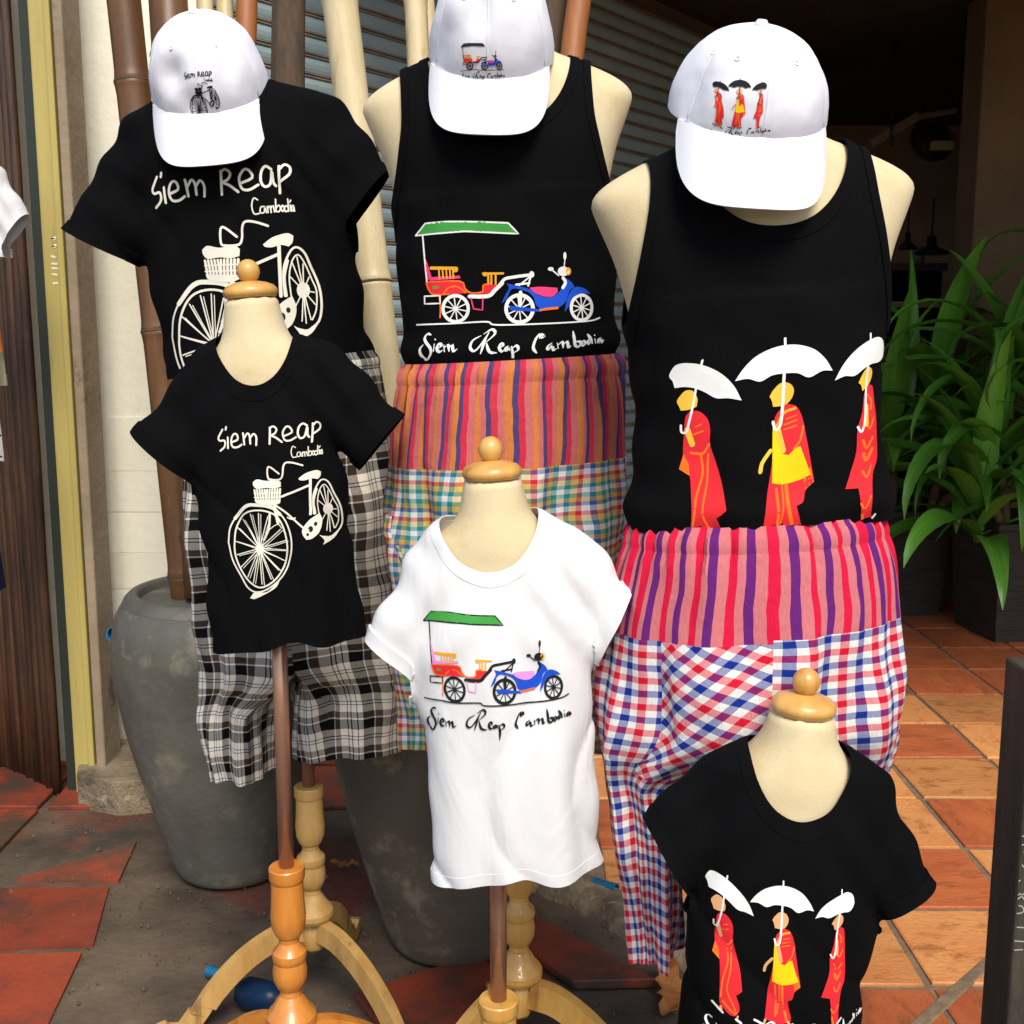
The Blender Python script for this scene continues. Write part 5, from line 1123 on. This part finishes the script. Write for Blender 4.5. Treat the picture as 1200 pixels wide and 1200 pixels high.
# dry leaf
q = P(782, 1168, dg(1168)); lv, lf = [], []
for i in range(13):
    tq = i/12; w = .030*math.sin(math.pi*min(1, tq*.92+.06))**.7*(1+.25*math.sin(i*2.1))
    for s in (-1, -.4, .2, 1): lv.append((s*w+.012*math.sin(tq*5), (tq-.5)*.15, .012+.020*abs(s)*math.sin(tq*4+1)**2+.012*tq+.006*math.sin(i*1.7+s*2)))
for i in range(12):
    for j in range(3): a = i*4+j; lf.append((a, a+1, a+5, a+4))
o = obj('dry_leaf', lv, lf, mat('dry_leaf', (.46, .17, .03), (.32, .10, .02), rough=.7, scale=20, bump=.4, bscale=60), None, solid=.0012); o.location = (q.x, q.y, .008); o.rotation_euler = (R(14), R(8), R(-12)); tag(o, 'curled orange dry leaf by the trouser leg at the kerb', 'leaf')
q = P(404, 1019, dg(1019)); o2 = o.copy(); COL.objects.link(o2); o2.location = (q.x, q.y, .004); o2.rotation_euler = (0, 0, 1.4); o2.scale = (.5, .5, .5); tag(o2, 'small dry leaf on the pavement between the two jars', 'leaf')
gv_, gf_ = [], []; rg_ = random.Random(3)
for i in range(900):
    x, y = rg_.uniform(-1.6, .35), rg_.uniform(1.9, 3.5); s_ = rg_.uniform(.0012, .0045)*(1 if i % 14 else 2.2); b0 = len(gv_); a0 = rg_.uniform(0, 6)
    gv_ += [(x+s_*math.cos(a0+q_*2.1), y+s_*math.sin(a0+q_*2.1)*rg_.uniform(.6, 1.2), .0) for q_ in range(3)]+[(x, y, s_*rg_.uniform(.7, 1.1)+.004)]; gf_ += [(b0, b0+1, b0+3), (b0+1, b0+2, b0+3), (b0+2, b0, b0+3)]
tag(obj('grit', gv_, gf_, mat('grit', (.05, .038, .025), (.15, .115, .08), scale=30, rough=.95), smooth=False), 'loose grit and crumbs scattered over the pavement', kind='stuff')
# ------------------------------------------------------------------ clothes hanging at the far left edge
fW = fig(-36, 230, 3.0, 0)
r, b, z = tee(fW, 'white t-shirt hanging in front of the bamboo screen, left edge', [(190, 36), (240, 37), (300, 38)], [((-8, 215), (34, 250), (8, 288), 17, .7), ((-58, 215), (-96, 250), (-68, 285), 17, .7)], (-32, 20, 212, 184), (-32, 300), cloth('grey_white_cotton', (.62, .60, .60), wr=.5, wscale=16), .009, wr=.005)
def hung(px, py0, py1, hw, Y, m, label, seed, name='hanging_garment', cat='garment'):
    a = P(px, py0, Y); zb_ = Zp(py1, Y); t = thing(name, label, cat, (a.x, Y, zb_)); h = a.z-zb_; v, f = [], []; n = 40; mm = 24; w = hw*Y/F_PX; uv = []
    for i in range(mm+1):
        q = i/mm
        for j in range(n):
            th = 2*math.pi*j/n; ww = w*(.85+.15*q); v.append((ww*math.cos(th)*(1+.03*math.sin(5*th+seed)), .035*math.sin(th)+.012*q*math.sin(4*th*1.0+seed+q*2), h*(1-q))); uv.append((j/n*.4, h*(1-q)))
    for i in range(mm):
        for j in range(n): f.append((i*n+j, (i+1)*n+j, (i+1)*n+(j+1) % n, i*n+(j+1) % n))
    obj('cloth', v, f, m, t, uv=uv, solid=.002); return t
hung(-33, 372, 452, 34, 2.9, woven('teal_orange_band', [(.5, (.6, .3, .1))], [(.09, (.03, .22, .24)), (.07, (.62, .20, .03)), (.03, (.5, .45, .3))]), 'teal and orange cloth at the far left edge', 1)
t = hung(-38, 452, 540, 37, 2.95, cloth('grey_print_cotton', (.36, .35, .33), wr=.4), 'grey cloth with black circles at the far left edge', 2)
cl = [c for c in t.children][0]
decal([('s', 'ink', 6, ell(*q_)+[ell(*q_)[0]]) for q_ in ((0, 0, 40, 40), (-10, 120, 44, 40), (70, 60, 36, 40), (60, 180, 40, 40), (-60, 60, 36, 36))]+[('p', 'ink', 0, ell(60, 110, 8, 8)), ('p', 'ink', 0, ell(-5, 60, 7, 7))], cl, lambda a, b_: Vector((.045+a*.0006, 0, .165-b_*.0007)), YDIR, t, 'print', 'black circles', 20)
hung(-36, 540, 600, 34, 2.92, cloth('mauve_cotton', (.26, .18, .16), wr=.4), 'brownish mauve cloth between the grey and navy cloths', 3)
hung(-34, 600, 690, 33, 2.88, cloth('navy_cotton', (.006, .008, .06), wr=.4), 'navy blue cloth lowest at the far left edge', 4)
for o in bpy.data.objects:
    if '_z' in o.keys(): del o['_z']
